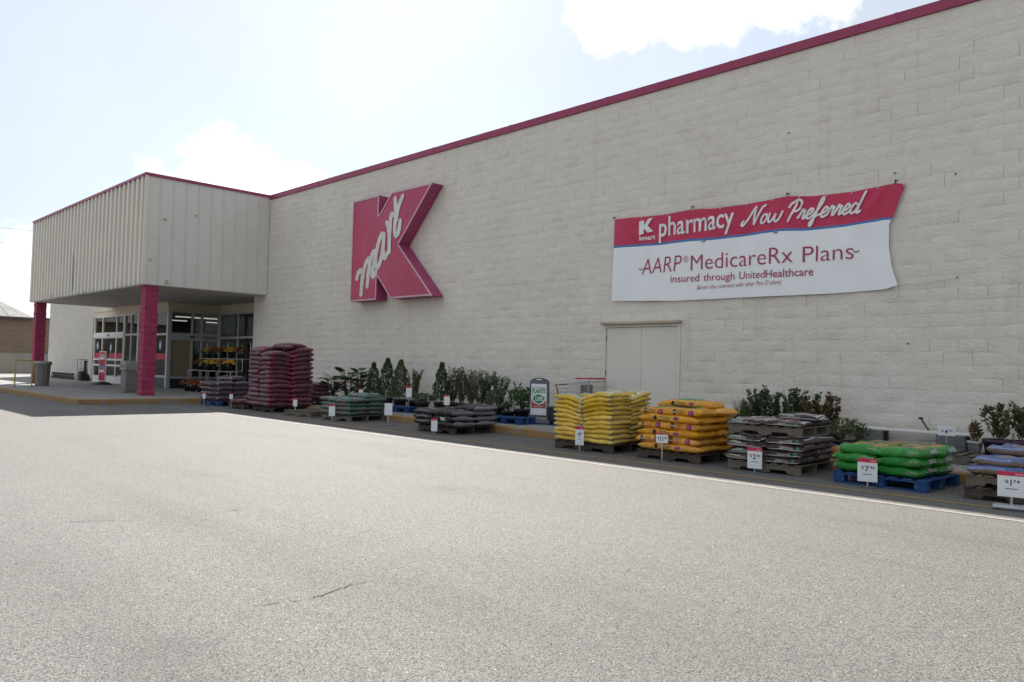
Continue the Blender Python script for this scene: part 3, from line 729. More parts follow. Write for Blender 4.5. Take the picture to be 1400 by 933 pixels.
# recessed glass beside the block wall
xr = [VX1+.06, xat(326, RY, 2.2), WX0-.06]
glaze('x', RY, xr[0], xr[-1], SWZ, HZ, xr, [SWZ+.3, 2.35, HZ-.03], .10, 'grey_dark')
MB().bbox(VX1-.075, VX1+.075, VY-.075, VY+.075, SWZ, HZ, .01).build('corner_post', M['alu'], ent)
# what shows inside
MB().box(-47, VX1-.1, .33, 14, 0, SWZ-.02).box(VX1-.0999, -27.3, RY+.05, 14, 0, SWZ-.02).box(-43, VX1-.3, VY+.3, .33, 0, SWZ-.02).build('interior_floor', simple('interior_tile', (.34, .32, .29), .35), ent)
MB().box(-47, -27.3, 13.8, 14, SWZ, 3.6).box(-27.3, -27.28, 1.62, 13.8, 0, 3.6).box(-47.1, -47, .33, 13.8, 0, 3.6).build('interior_wall', M['inside'], ent)
MB().box(-43, VX1-.25, VY+.3, .33, 3.58, 3.66).box(-47, VX1-.25, .3301, 13.8, 3.58, 3.66).box(VX1-.2499, -27.3, RY+.21, 13.8, 3.58, 3.66).build('interior_ceiling', M['soffit'], ent)
tube_m, nt, b = newmat('lit_tube'); b.inputs['Emission Color'].default_value = (1, .97, .9, 1); b.inputs['Emission Strength'].default_value = .45; b.inputs['Base Color'].default_value = (.8, .8, .8, 1)
for xx in (-44, -40, -36, -31.5):
    for yy in (3.2, 6.5, 10):
        MB().bbox(xx-.06, xx+.06, yy-1.1, yy+1.1, 3.52, 3.56, .01).build('ceiling_tube', tube_m, ent)
rr = random.Random(12)
for k in range(9):      # shop fittings behind the glass
    xx = -45+k*2.0; hh = rr.uniform(1.2, 2.0)
    shelf = MB().bbox(xx, xx+1.5, 4.2+rr.uniform(0, 4), 9+rr.uniform(0, 2), SWZ-.02, hh, .02).build('display_shelf', simple('fitting_%d' % (k % 4), ((.16,.15,.14),(.10,.09,.09),(.22,.19,.15),(.08,.09,.10))[k % 4], .7), ent)
for (a, b, z0, z1, yy) in ((-33.0, -31.2, 2.55, 2.85, 4.0), (-30.6, -28.2, 2.5, 2.95, 5.0), (-36.5, -34.8, 2.6, 2.9, 6)):
    MB().box(a, b, yy, yy+.03, z0, z1).build('hanging_board', M['paper'], ent)  # plain white boards hung behind the glass

# ================================================================== crimson letter sign on the wall
def kx(cx, cy): return (460+cx/4.667, 230+cy/4.667)
SD = .40
sign = thing('letter_sign', 'huge crimson letter K wall sign with white script across it', 'sign', (0, 0, 0))
KP = [wall(*kx(*c), -SD) for c in ((105,213),(268,178),(265,310),(357,157),(613,92),(397,487),(613,808),(347,833),(262,685),(258,845),(93,853))]
def clean(P):
    return [(p.x, p.z) for p in P]
poly = clean(KP)
# true up: stem vertical, tops and feet level
zt = sum(poly[i][1] for i in (0, 1, 3, 4))/4; zb = sum(poly[i][1] for i in (6, 7, 9, 10))/4
xl = (poly[0][0]+poly[10][0])/2; xs = (poly[1][0]+poly[2][0]+poly[8][0]+poly[9][0])/4
poly = [(xl, zt), (xs, zt), (xs, poly[2][1]), (poly[3][0], zt), (poly[4][0], zt), poly[5], (poly[6][0], zb), (poly[7][0], zb), (xs, poly[8][1]), (xs, zb), (xl, zb)]
poly = poly[::-1]
retm = simple('sign_return', (.33, .05, .14), .55, var=.12, scale=2)
facem, nt, b = newmat('sign_face'); setv(b, .28, 0, .5); v = wpos(nt)
c = mixc_(nt, rng(nt, noise(nt, .9, 4, .5, v), .3, .7), (.40, .018, .075), (.50, .03, .105))
c = mixc_(nt, rng(nt, noise(nt, 1, 4, .6, scaled(nt, v, (3, 1, .5))), .58, .75, 0, .45), c, (.52, .12, .16))
c = mixc_(nt, rng(nt, noise(nt, 2.2, 5, .6, v), .66, .69, 0, .8), c, (.50, .015, .05))
lk(nt, c, b.inputs['Base Color'])
n = len(poly)
mb = MB(); mb.add([(x, -SD+.012, z) for x, z in poly]+[(x, -.02, z) for x, z in poly], [tuple(range(2*n-1, n-1, -1))]+[(i, i+n, (i+1) % n+n, (i+1) % n) for i in range(n)])
mb.build('letter_return', retm, sign)
MB().prism(poly, -SD, -SD+.0115).build('letter_face', facem, sign)
trimm = simple('pale_trim', (.58, .36, .42), .5)
for i in range(n):
    a = np.array(poly[i]); b_ = np.array(poly[(i+1) % n]); t = (b_-a)/np.linalg.norm(b_-a); nn = np.array([-t[1], t[0]])
    w = .045
    q = [a, b_, b_+nn*w, a+nn*w]
    MB().prism([tuple(p) for p in q], -SD-.012-.0006*i, -SD-.0006).build('trim_strip', trimm, sign)
MART = [[(130,704),(139,670),(156,655),(166,676),(156,806)], [(160,742),(178,640),(198,588),(212,600),(196,752)], [(200,690),(216,590),(236,536),(246,556),(228,668),(234,690),(252,664)],
        [(298,440),(290,422),(270,470),(252,560),(252,618),(264,632),(282,590),(298,500),(304,426)], [(303,440),(299,530),(308,572),(324,545)],
        [(322,352),(331,372),(337,440),(337,534)], [(337,470),(343,370),(350,302),(359,298)],
        [(376,196),(379,300),(372,385),(380,428),(397,408),(408,338)], [(383,330),(396,250),(422,182)]]
mb = MB()
for cnt, st in enumerate(MART):
    W = []
    for p in spline(st, 7):
        w3 = wall(*kx(*p), -SD-.01); W.append((w3.x, w3.z))
    ribbon(mb, W, .165, -SD-.008-.001*cnt)
mb.build('script_lettering', simple('letter_white', (.66, .66, .60), .5), sign)

# ================================================================== banner
banner = thing('vinyl_banner', 'sagging crimson and white vinyl banner tied to the block wall', 'banner')
TOP = [(840,300.5),(907,294),(946.7,286.4),(979,285.2),(1020,279.7),(1076.8,268.6),(1110,268.4),(1170,262),(1224.7,250.8),(1238.2,251.9)]
BOT = [(836.3,412),(921.9,411.5),(1020,406.8),(1138,401.5),(1208.6,396),(1228,390.5)]
LEFT = [(840,300.5),(839.4,338.8),(837.8,375),(836.3,412)]
RIGHT = [(1238.2,251.9),(1229,276),(1221.5,296.4),(1216,305),(1215.3,337),(1219,363),(1228,390.5)]
def arc(P):
    P = np.array(P, float); d = np.r_[0, np.cumsum(np.linalg.norm(np.diff(P, axis=0), axis=1))]; d /= d[-1]
    return lambda t: np.array([np.interp(t, d, P[:, 0]), np.interp(t, d, P[:, 1])])
aT, aB, aL, aR = arc(TOP), arc(BOT), arc(LEFT), arc(RIGHT)
def coons(s, t):
    return (1-t)*aT(s)+t*aB(s)+(1-s)*aL(t)+s*aR(t)-((1-s)*(1-t)*aT(0)+s*(1-t)*aT(1)+(1-s)*t*aB(0)+s*t*aB(1))
CLIPX = [wall(p[0], p[1], -.05).x for p in ((840,300),(946.7,286),(1076.8,268),(1224,251))]
def rip(X, Z):
    y = .012*math.sin(2.3*X+.6*Z)+.008*math.sin(5.1*X-1.7*Z+1)
    for k, c in enumerate(CLIPX):          # folds fanning out below each tie
        dz = max(.05, 4.75-Z); a = (X-c)/dz
        y += .026*math.exp(-dz*1.4)*math.cos(8*a+k)*math.exp(-a*a*.6)
    return y
def bpt(s, t, off=0):
    px = coons(s, t); p = wall(px[0], px[1], -.05); return (p.x, -.055-off+rip(p.x, p.z), p.z)
TB = .335          # foot of the crimson field
def bsheet(name, t0f, t1f, mat, off, ns=110, nt_=14):
    mb = MB(); vs = []
    for j in range(nt_+1):
        for i in range(ns+1):
            s = i/ns; t = t0f(s)+(t1f(s)-t0f(s))*j/nt_; vs.append(bpt(s, t, off))
    mb.add(vs, [(j*(ns+1)+i, (j+1)*(ns+1)+i, (j+1)*(ns+1)+i+1, j*(ns+1)+i+1) for j in range(nt_) for i in range(ns)])
    o = mb.build(name, mat, banner, True); return o
vr, nt, b = newmat('banner_crimson'); setv(b, .5, 0, .4); lk(nt, mixc_(nt, rng(nt, noise(nt, 1.4, 5, .6, wpos(nt)), .3, .7), (.47, .022, .075), (.54, .035, .10)), b.inputs['Base Color'])
bump(nt, b, noise(nt, 1, 4, .6, scaled(nt, wpos(nt), (5, 1, 3))), .3, .02)
vw, nt, b = newmat('banner_white'); setv(b, .5, 0, .4); lk(nt, mixc_(nt, rng(nt, noise(nt, 1.4, 5, .6, wpos(nt)), .3, .7), (.80, .81, .83), (.86, .87, .88)), b.inputs['Base Color'])
bump(nt, b, noise(nt, 1, 4, .6, scaled(nt, wpos(nt), (5, 1, 2))), .3, .02)
tb = lambda s: TB+.012*s
bsheet('crimson_field', lambda s: 0., lambda s: tb(s)-.012, vr, 0)
bsheet('blue_stripe', lambda s: tb(s)-.012, lambda s: tb(s)+.016, simple('banner_blue', (.05, .17, .42), .5), 0, 110, 1)
bsheet('white_field', lambda s: tb(s)+.016, lambda s: 1., vw, 0)
def banner_text(name, s, A, B, cap, mat, bold=0., shear=0., off=.012):
    """lettering along a baseline given by two points of the banner, cap height in photo pixels at A and B"""
    a = wall(*A, -.05); b2 = wall(*B, -.05); w = b2.x-a.x
    h = wall(A[0], A[1]-cap, -.05).z-a.z
    v, f = text_fit(s, w, h, bold, shear); mb = MB()
    mb.add([(a.x+x, -.055-off+rip(a.x+x, a.z+(b2.z-a.z)*x/w+z), a.z+(b2.z-a.z)*x/w+z) for x, z in v], f)
    return mb.build(name, mat, banner)
wt = simple('banner_letter_white', (.74, .74, .74), .5); cr = M['inkcrimson']
banner_text('lettering', 'pharmacy', (901.5, 324), (1004.5, 309.5), 27, wt, .012)
banner_text('lettering', 'kmart', (875, 329.5), (896.5, 327), 6.5, wt, .02)
# small block letter above the word
kk = [(0,0),(.42,0),(.42,.38),(.74,0),(1.22,0),(.74,.52),(1.16,1),(.76,1),(.42,.62),(.42,1),(0,1)]
a = wall(874.5, 322, -.05); b2 = wall(894, 322, -.05); c2_ = wall(874, 303.5, -.05)
mb = MB(); mb.add([(a.x+x/1.22*(b2.x-a.x), -.069+rip(a.x, a.z), a.z+z*(c2_.z-a.z)+(x/1.22)*.045) for x, z in kk], [tuple(range(len(kk)))]); mb.build('emblem', wt, banner)
st, wd = script_strokes('Now Preferred')
mb = MB(); A0 = wall(1022, 308, -.05); B0 = wall(1183, 290, -.05); xh = wall(1022, 294.5, -.05).z-A0.z
for k, s_ in enumerate(st):
    W = []
    for p in spline(s_, 5):
        x = A0.x+(p[0]+.34*p[1])/(wd+.5)*(B0.x-A0.x); W.append((x, A0.z+(B0.z-A0.z)*(x-A0.x)/(B0.x-A0.x)+p[1]*xh*.86))
    yy = -.067-.0005*k
    n0 = len(mb.v); ribbon(mb, W, .040, yy, .00003)
    mb.v[n0:] = [(v[0], v[1]-.004+rip(v[0], v[2]), v[2]) for v in mb.v[n0:]]
mb.build('script_lettering', wt, banner)
banner_text('lettering', 'AARP', (878, 376), (931.5, 370.5), 22.5, cr, -.012, .14)
banner_text('lettering', '®', (934, 359), (940.5, 358.5), 9, simple('ink_faded', (.42, .25, .27), .5), 0.)
banner_text('lettering', 'MedicareRx', (944, 370), (1084, 359), 22, cr, -.010)
banner_text('lettering', 'Plans', (1097.5, 359), (1167.5, 354), 23, cr, -.010)
banner_text('lettering', 'insured', (917, 386.5), (956, 384.7), 10.5, cr, -.002)
banner_text('lettering', 'through', (962, 384.4), (1004.5, 382.5), 10.5, cr, -.002)
banner_text('lettering', 'United', (1011, 382), (1047, 380), 11, cr, -.004, .1)
banner_text('lettering', 'Healthcare', (1047.8, 380), (1112, 376.5), 11, cr, .004)
banner_text('lettering', '(Kmart also contracts with other Part D plans)', (953, 396), (1069, 388.5), 6, cr, -.008, .1)
# wind slits cut in the vinyl
for px, py in ((877, 369), (1171, 345), (1061, 319), (962, 331)):
    p = wall(px, py, -.05); mb = MB(); ribbon(mb, [(p.x+q*.04, p.z+.02*q*q) for q in np.linspace(-1, 1, 8)], .016, p.y-.02+rip(p.x, p.z)); mb.build('wind_slit', M['ink'], banner)
# eyelets with ties
for i in range(12):
    q = bpt(.004+i*.0902, .012, .004); MB().tube([(q[0], q[1]-.004, q[2]), (q[0], q[1]+.002, q[2])], .014, 8).build('eyelet', M['chrome'], banner)
for px, py in ((840, 299), (946.7, 284), (1076.8, 266), (1224.7, 248.5)):
    p = wall(px, py, -.05); MB().tube([(p.x, .0, p.z+.02), (p.x, -.075, p.z+.02), (p.x, -.08, p.z-.03)], .012, 6).build('wall_hook', M['ink'], banner)
e = bpt(.995, .985, .003)
q = wall(1309, 379, -.02)
MB().tube([e, (e[0]*.5+q.x*.5, -.05, e[2]*.5+q.z*.5-.02), (q.x, -.03, q.z)], .006, 5).build('tie_cord', M['paper'], banner)
MB().tube([e, (e[0]+.015, e[1]-.01, e[2]-.1), (e[0]-.005, e[1]-.01, e[2]-.22)], .006, 5).build('tie_cord', M['paper'], banner)
# wall anchors
for k, (px, py) in enumerate(((1309, 379), (1307, 238), (1224, 237), (1242, 470), (1079, 182))):
    p = wall(px, py, 0); MB().tube([(p.x, .012, p.z), (p.x, -.03, p.z)], .013, 8).build('wall_anchor', M['grey_dark'], store)

# ================================================================== pallets
def pallet_meshes(L=1.2, W=1.02, H=.14, n=7):
    out = []
    for y in (-W/2+.02, -.02, W/2-.058):      # stringers with fork notches
        P = [(-L/2, .016), (-L/2+.18, .016), (-L/2+.21, .055), (-L/2+.42, .055), (-L/2+.45, .016), (L/2-.45, .016), (L/2-.42, .055), (L/2-.21, .055), (L/2-.18, .016), (L/2, .016), (L/2, H-.018), (-L/2, H-.018)]
        out.append(('stringer', MB().prism(P, y, y+.038).mesh('stringer'), 0))
    step = (L-.09)/(n-1)
    bd = MB().bbox(-.045, .045, -W/2, W/2, H-.0175, H, .003).mesh('deck_board')
    for i in range(n): out.append(('deck_board', bd, (-L/2+.045+i*step, 0, 0)))
    bb = MB().bbox(-.045, .045, -W/2, W/2, 0, .0155, .003).mesh('base_board')
    for i in range(3): out.append(('base_board', bb, (-L/2+.045+i*(L-.09)/2, 0, 0)))
    return out
def block_pallet_meshes(L=1.2, W=1.02, H=.145, n=7):
    out = []
    bl = MB().bbox(-.07, .07, -.06, .06, .019, H-.041, .004).mesh('block')
    for x in (-L/2+.07, 0, L/2-.07):
        for y in (-W/2+.06, 0, W/2-.06): out.append(('corner_block', bl, (x, y, 0)))
    st = MB().bbox(-L/2, L/2, -.06, .06, H-.040, H-.019, .003).mesh('stringer_board'); sb = MB().bbox(-L/2, L/2, -.06, .06, 0, .018, .003).mesh('base_board')
    for y in (-W/2+.06, 0, W/2-.06): out.append(('stringer_board', st, (0, y, 0))); out.append(('base_board', sb, (0, y, 0)))
    bd = MB().bbox(-.055, .055, -W/2, W/2, H-.018, H, .003).mesh('deck_board')
    for i in range(n): out.append(('deck_board', bd, (-L/2+.055+i*(L-.11)/(n-1), 0, 0)))
    return out
PM = {}
def pallet(x, y, z, rz, label, mat='wood', kind='s', L=1.2, W=1.02):
    key = (mat, kind, L, W)
    if key not in PM:
        PM[key] = pallet_meshes(L, W) if kind == 's' else block_pallet_meshes(L, W)
        for _, me, _ in PM[key]:
            if not me.materials: me.materials.append(M[mat])
    t = thing('pallet', label, 'pallet', (x, y, z), rz, 'shipping pallets along the store front')
    r = random.Random(int(x*100))
    for nm, me, off in PM[key]:
        o = link(nm, me, None, t, off if off else (0,0,0))
        if nm == 'deck_board': o.location.y += r.uniform(-.006, .006); o.rotation_euler[2] = r.uniform(-.006, .006)
    return t

# ================================================================== bags
def bag_geo(L, W, H, seed, du=0., dv=0., sym=0., pinch=.85, wr=1.0, tilt=0.):
    """sewn plastic bag lying flat, length along x, resting on z=0; du/dv = sag towards +x / +y side"""
    r = random.Random(seed); nu, nv = 16, 20; vs = []; uvs = []
    ph = [r.uniform(0, 6.28) for _ in range(8)]
    us = [math.copysign(abs(q)**.62, q) for q in np.linspace(-1, 1, nu+1)]
    for u in us:
        au = abs(u)
        hh = H/2*max(.07, (1-au**9)**.5*(1-.10*au*au)) if au < .999 else H/2*.07
        ww = W/2*(1-.05*au**3+.05*au**10)*(1+.012*math.sin(5*u+ph[0]))
        for k in range(nv):
            q = 2*math.pi*k/nv; c, s = math.cos(q), math.sin(q)
            y = ww*math.copysign(abs(c)**.48, c); z = hh*math.copysign(abs(s)**.58, s)
            vn = y/(W/2)
            z += (.008*math.sin(14*vn+ph[1])*au**3 + .007*math.sin(6*u+3*vn+ph[2]) + .004*math.sin(15*u-5*vn+ph[3]) + .006*math.sin(2.3*u+4*vn+ph[6]))*wr*(1 if s > -.3 else .3)
            y += .004*math.sin(19*u+2*s+ph[4])*wr*abs(c)
            x = L/2*u*(1-.012*abs(vn)**3)+.003*math.sin(9*vn+ph[5])
            z += H/2
            z -= du*max(0, (u+.35)/1.35)**1.6 + dv*max(0, (vn+.35)/1.35)**1.6 + sym*au**2.4 + tilt*u
            vs.append((x, y, z)); uvs.append(((u+1)/2, k/nv))
    fs = [(i*nv+k, (i+1)*nv+k, (i+1)*nv+(k+1) % nv, i*nv+(k+1) % nv) for i in range(nu) for k in range(nv)]
    fs += [tuple(range(nv)), tuple(nu*nv+k for k in range(nv-1, -1, -1))]
    return vs, fs, uvs
BAGM = {}
def bag_mesh(key, mat, *a, **k):
    if key in BAGM: return BAGM[key]
    vs, fs, uvs = bag_geo(*a, **k)
    me = bpy.data.meshes.new('bag'); me.from_pydata(vs, [], fs); me.update()
    ul = me.uv_layers.new(name='UVMap'); N = 20; data = []
    for p in me.polygons:
        idx = list(p.vertices); wrap = any(i % N == N-1 for i in idx) and any(i % N == 0 for i in idx) and len(idx) == 4
        for li, i in zip(p.loop_indices, idx):
            u, v = uvs[i]
            if wrap and i % N == 0: v = 1.0
            ul.data[li].uv = (u, v)
        p.use_smooth = True
    me.materials.append(mat); BAGM[key] = me; return me
POS = {('l','f'): 'front left', ('r','f'): 'front right', ('l','b'): 'back left', ('r','b'): 'back right'}
def stack22(nm, mat, what, group, cx, cy, z0, rz, layers, L, W, H, pitch, sag=.010, top=(), seed=0, counts=None, cat='bag', jit=.02):
    """two by two bags a layer, the inner ends sinking towards the middle as the stack grows"""
    R = random.Random(seed); ca, sa = math.cos(rz), math.sin(rz)
    for k in range(layers):
        for (sx, sy) in ((-1,-1),(1,-1),(-1,1),(1,1)):
            wx, wy = sx*ca-sy*sa, sx*sa+sy*ca; pos = POS[('l' if wx < 0 else 'r', 'f' if wy < 0 else 'b')]
            if counts and k >= counts[pos]: continue
            var = 'A' if sx*sy > 0 else 'B'
            me = bag_mesh((mat.name, what, k, var, R.randrange(2)), mat, L, W, H, seed*31+k*7+ord(var), du=sag*k, dv=(sag*.7*k if var == 'A' else 0) + 0, wr=1.0)
            ang = rz + (0 if sx < 0 else math.pi) + R.uniform(-.075, .075)
            x = sx*(L/2-.012)+R.uniform(-jit, jit); y = sy*(W/2-.008)+R.uniform(-jit, jit)
            o = link(nm, me, None, None, (cx+x*ca-y*sa, cy+x*sa+y*ca, z0+k*pitch), ang)
            o.rotation_euler[0] = R.uniform(-.025, .025); o.rotation_euler[1] = R.uniform(-.02, .02)
            tag(o, '%s, %s layer up, %s' % (what, ORD[k], pos), cat, group)
    for i, (x, y, z, ang, lab) in enumerate(top):
        me = bag_mesh((mat.name, what, 'top', i), mat, L*1.04, W, H*1.1, seed*17+i+5, sym=.02)
        o = link(nm, me, None, None, (cx+x*ca-y*sa, cy+x*sa+y*ca, z), rz+ang); tag(o, lab, cat, group)

B = {}
B['red'] = mat_bag('bag_maroon', (.095, .026, .034), [(.5,.25,.42,.11,(.20,.11,.15),'r'), (.5,.40,.38,.022,(.30,.19,.22),'r'), (.5,.10,.38,.022,(.30,.19,.22),'r'), (.10,.5,.06,.6,(.26,.022,.065),'r'), (.90,.5,.06,.6,(.26,.022,.065),'r'), (.5,.38,1,.016,(.24,.02,.06),'r'), (.5,.12,1,.016,(.24,.02,.06),'r'), (.5,.25,.25,.05,(.30,.04,.09),'e'), (.99,.5,.035,.6,(.16,.09,.10),'r'), (.01,.5,.035,.6,(.16,.09,.10),'r')], .33)  # pale lavender top patch: a sunlit sheen painted into the bag colour
B['lav'] = mat_bag('bag_plum', (.07, .026, .032), [(.5,.25,.42,.11,(.12,.10,.15),'r'), (.10,.5,.07,.6,(.16,.14,.23),'r'), (.90,.5,.04,.6,(.16,.14,.23),'r'), (.5,.47,1,.02,(.30,.24,.24),'t')], .33)
B['teal'] = mat_bag('bag_teal', (.13, .115, .10), [(.5,.25,.44,.11,(.22,.24,.25),'r'), (.5,.40,1,.035,(.02,.16,.11),'r'), (.5,.10,1,.035,(.02,.16,.11),'r'), (.5,.44,1,.016,(.36,.38,.37),'t'), (.06,.5,.03,.6,(.02,.16,.11),'r'), (.94,.5,.03,.6,(.02,.16,.11),'r'), (.5,.25,.22,.04,(.03,.19,.13),'e')], .35)
B['black'] = mat_bag('bag_black', (.012, .012, .014), [(.5,.25,.44,.10,(.032,.032,.038),'r'), (.5,.25,.36,.06,(.022,.021,.024),'r'), (.5,.47,.3,.02,(.22,.22,.24),'t'), (.5,.27,.30,.02,(.30,.30,.32),'t'), (.0,.5,.04,.6,(.20,.20,.22),'r')], .28)
B['yellow'] = mat_bag('bag_yellow', (.74, .47, .028), [(.5,.25,1,.125,(.70,.70,.36),'r'), (.5,.25,.36,.08,(.66,.67,.66),'r'), (.5,.405,.42,.012,(.12,.16,.10),'t'), (.5,.095,.42,.012,(.12,.16,.10),'t'), (.06,.5,.02,.6,(.56,.55,.42),'r'), (.94,.5,.02,.6,(.56,.54,.40),'r'), (.6,.25,.08,.04,(.05,.28,.12),'e'), (.35,.25,.07,.05,(.08,.09,.25),'r'), (.99,.5,.035,.6,(.70,.48,.06),'r'), (.01,.5,.035,.6,(.70,.48,.06),'r')], .4)
op = []
for pv in (.5, .0):
    for cu in (.08, .56):
        op += [(cu+.02,pv,.030,.075,(.015,.014,.016),'e'), (cu+.02,pv,.022,.016,(.5,.45,.35),'r'), (cu+.125,pv+(-.025 if pv else .025),.055,.022,(.14,.12,.02),'t'), (cu+.12,pv+(.03 if pv else -.0),.05,.022,(.55,.05,.04),'t'), (cu+.27,pv,.042,.085,(.30,.03,.10),'e'), (cu+.262,pv,.018,.03,(.42,.10,.30),'e')]
B['orange'] = mat_bag('bag_orange', (.78, .35, .014), op+[(.5,.25,.30,.08,(.05,.30,.06),'r'), (.5,.25,.16,.05,(.30,.03,.14),'e')], .36)
B['orange2'] = mat_bag('bag_orange_back', (.78, .355, .016), [(.30,.5,.03,.05,(.015,.014,.016),'e'), (.30,0,.03,.05,(.015,.014,.016),'e'), (.46,.485,.09,.03,(.20,.17,.03),'t'), (.46,0,.09,.03,(.20,.17,.03),'t'), (.64,.49,.045,.04,(.24,.05,.20),'e'), (.64,0,.045,.04,(.24,.05,.20),'e'), (.46,.56,.12,.018,(.06,.05,.03),'r'), (.5,.25,.30,.08,(.04,.28,.06),'r')], .36)
B['brown'] = mat_bag('bag_brown', (.034, .015, .013), [(.5,.25,.46,.095,(.46,.46,.49),'r'), (.62,.27,.26,.05,(.30,.04,.07),'t'), (.3,.22,.16,.05,(.10,.06,.07),'r'), (.18,.5,.05,.05,(.03,.20,.07),'e'), (.11,.51,.03,.04,(.30,.03,.05),'e'), (.42,.5,.16,.022,(.40,.37,.34),'t'), (.3,.46,.14,.022,(.36,.40,.34),'r'), (.18,0,.05,.05,(.03,.20,.07),'e'), (.45,0,.16,.022,(.40,.37,.34),'t'), (.5,.55,1,.022,(.60,.59,.58),'r'), (.5,.95,1,.022,(.60,.59,.58),'r'), (.995,.25,.012,.3,(.60,.59,.58),'r'), (.97,.5,.015,.6,(.05,.022,.018),'r'), (.03,.5,.015,.6,(.05,.022,.018),'r')], .38)
B['green'] = mat_bag('bag_green', (.018, .25, .026), [(.55,.25,.36,.085,(.46,.27,.03),'r'), (.55,.27,.16,.03,(.08,.10,.06),'r'), (.55,.21,.30,.012,(.09,.12,.07),'t'), (.0,.45,.04,.2,(.42,.46,.42),'r'), (.8,.46,.10,.02,(.25,.34,.22),'t'), (.97,.5,.03,.06,(.5,.52,.5),'r'), (.2,.0,.12,.03,(.25,.34,.22),'t')], .3)
B['blue'] = mat_bag('bag_blue', (.10, .145, .36), [(.5,.56,1,.075,(.22,.145,.085),'r'), (.5,.94,1,.075,(.22,.145,.085),'r'), (.62,.25,.24,.085,(.27,.235,.19),'r'), (.3,.44,.34,.03,(.30,.34,.46),'t'), (.3,.06,.34,.03,(.30,.34,.46),'t')], .36)

# ---- row of pallets from the entrance towards the near end
PY = -2.86
# plum bags on a blue pallet
pallet(-23.1, PY, 0, .02, 'blue pallet under plum bags beside the entrance kerb', 'blue', 'b')
stack22('soil_bag', B['lav'], 'plum bag with lavender ends nearest the entrance', 'plum bags near the entrance', -23.1, PY, .146, .02, 4, .62, .54, .165, .145, .006,
        [(.12, .1, .146+4*.145, .3, 'single plum bag lying askew on top of the plum stack')], 1)
# tall maroon mulch stack
pallet(-19.85, -2.8, 0, -.03, 'dark wooden pallet beneath the tall maroon mulch stack', 'wood_dark')
stack22('mulch_bag', B['red'], 'maroon mulch bag in the tallest stack', 'maroon mulch bags in the tallest stack', -19.85, -2.8, .141, math.pi/2-.03, 13, .66, .68, .15, .124, .006,
        [(.12, -.26, .141+13*.124-.035, .4, 'tilted maroon mulch bag crowning the tallest stack'), (-.28, .30, .141+12*.124-.012, .1, 'upper maroon mulch bag with sunlit top on the tallest stack')], 2,
        counts={'front left': 12, 'front right': 12, 'back left': 13, 'back right': 13})
# bags slumped against it
pallet(-21.3, -2.95, 0, .05, 'half hidden wooden pallet with slumped maroon bags', 'wood_dark', 's', .9, .9)
for i, (x, y, z, a, lab) in enumerate(((-21.2, -3.2, .141, .5, 'slumped maroon mulch bag lying lowest left of the tallest stack'), (-21.0, -2.9, .27, .2, 'slumped maroon mulch bag leaning on the tallest stack'))):
    o = link('mulch_bag', bag_mesh(('slump', i), B['red'], .66, .45, .14, 77+i, sym=.02), None, None, (x, y, z), a); tag(o, lab, 'bag', 'slumped maroon mulch bags')
# little maroon stack on the pavement behind
xs_ = xat(434, -1.35, .15)
pallet(xs_, -1.35, SWZ+.001, 0, 'wooden pallet on the pavement under a short maroon stack', 'wood_dark', 's', .9, .9)
for k in range(4):
    o = link('mulch_bag', bag_mesh(('small', k), B['red'], .7, .5, .14, 90+k), None, None, (xs_, -1.35, SWZ+.142+k*.12), .05*k); tag(o, 'maroon mulch bag in short pavement stack, %s from the ground' % ORD[k], 'bag', 'maroon bags on the pavement')
# empty pallet
pallet(-17.75, -2.95, 0, .06, 'empty wooden pallet between maroon and teal stacks', 'wood', 's')
# teal stack
pallet(-16.1, PY, 0, .04, 'wooden pallet under the teal striped bags', 'wood', 's')
stack22('soil_bag', B['teal'], 'grey bag with teal edges', 'teal edged bags', -16.1, PY, .141, .04, 4, .63, .56, .12, .10, .006,
        [(.22, .18, .141+4*.10-.01, .12, 'topmost grey bag with teal edges lying across its stack')], 3)
# black stack
pallet(-12.3, PY, 0, -.02, 'low dark pallet hidden under the glossy black bags', 'wood_dark', 's')
stack22('mulch_bag', B['black'], 'glossy black mulch bag', 'black mulch bags', -12.3, PY-.02, .141, -.02, 4, .70, .60, .135, .105, .006, (), 4,
        counts={'front left': 3, 'front right': 3, 'back left': 3, 'back right': 4})
for k, (z, xx, yy) in enumerate(((.30, .05, -.325), (.20, .1, -.325))):
    pass
# yellow stack
pallet(-8.42, PY, 0, .02, 'brown wooden pallet under the yellow bag stack', 'wood_dark', 's', 1.24, 1.06)
stack22('soil_bag', B['yellow'], 'yellow soil bag', 'yellow soil bags', -8.42, PY, .141, .02, 11, .64, .58, .098, .077, .0115,
        [(.18, .30, .141+10*.077, .35, 'crumpled yellow bag with white top crowning the yellow stack')], 5, counts={'front left': 10, 'front right': 11, 'back left': 10, 'back right': 11})
# orange stack: long bags, front and back
pallet(-6.72, PY, 0, -.02, 'dark wooden pallet under the orange potting bags', 'wood_dark', 's', 1.14, 1.06)
R = random.Random(5)
for k in range(6):
    for s_, nm_ in ((-1, 'front'), (1, 'back')):
        mt = B['orange'] if (k % 2 == 1) else B['orange2']
        me = bag_mesh(('or', k % 2, s_, k//2), mt, 1.14, .56, .135, 40+k*3+s_, sym=.008, wr=1.2)
        o = link('potting_bag', me, None, None, (-6.72+R.uniform(-.03, .03), PY-.0+s_*.27+R.uniform(-.02, .02), .141+k*.108), R.uniform(-.03, .03))
        tag(o, 'orange potting soil bag, %s layer above the pallet, %s row' % (ORD[k], nm_), 'bag', 'orange potting soil bags')
o = link('potting_bag', bag_mesh('ortop', B['orange2'], .95, .5, .13, 71, sym=.035), None, None, (-6.75, -2.72, .141+6*.108+.012), .12)
tag(o, 'single orange potting soil bag with green patch topping its stack', 'bag', 'orange potting soil bags')
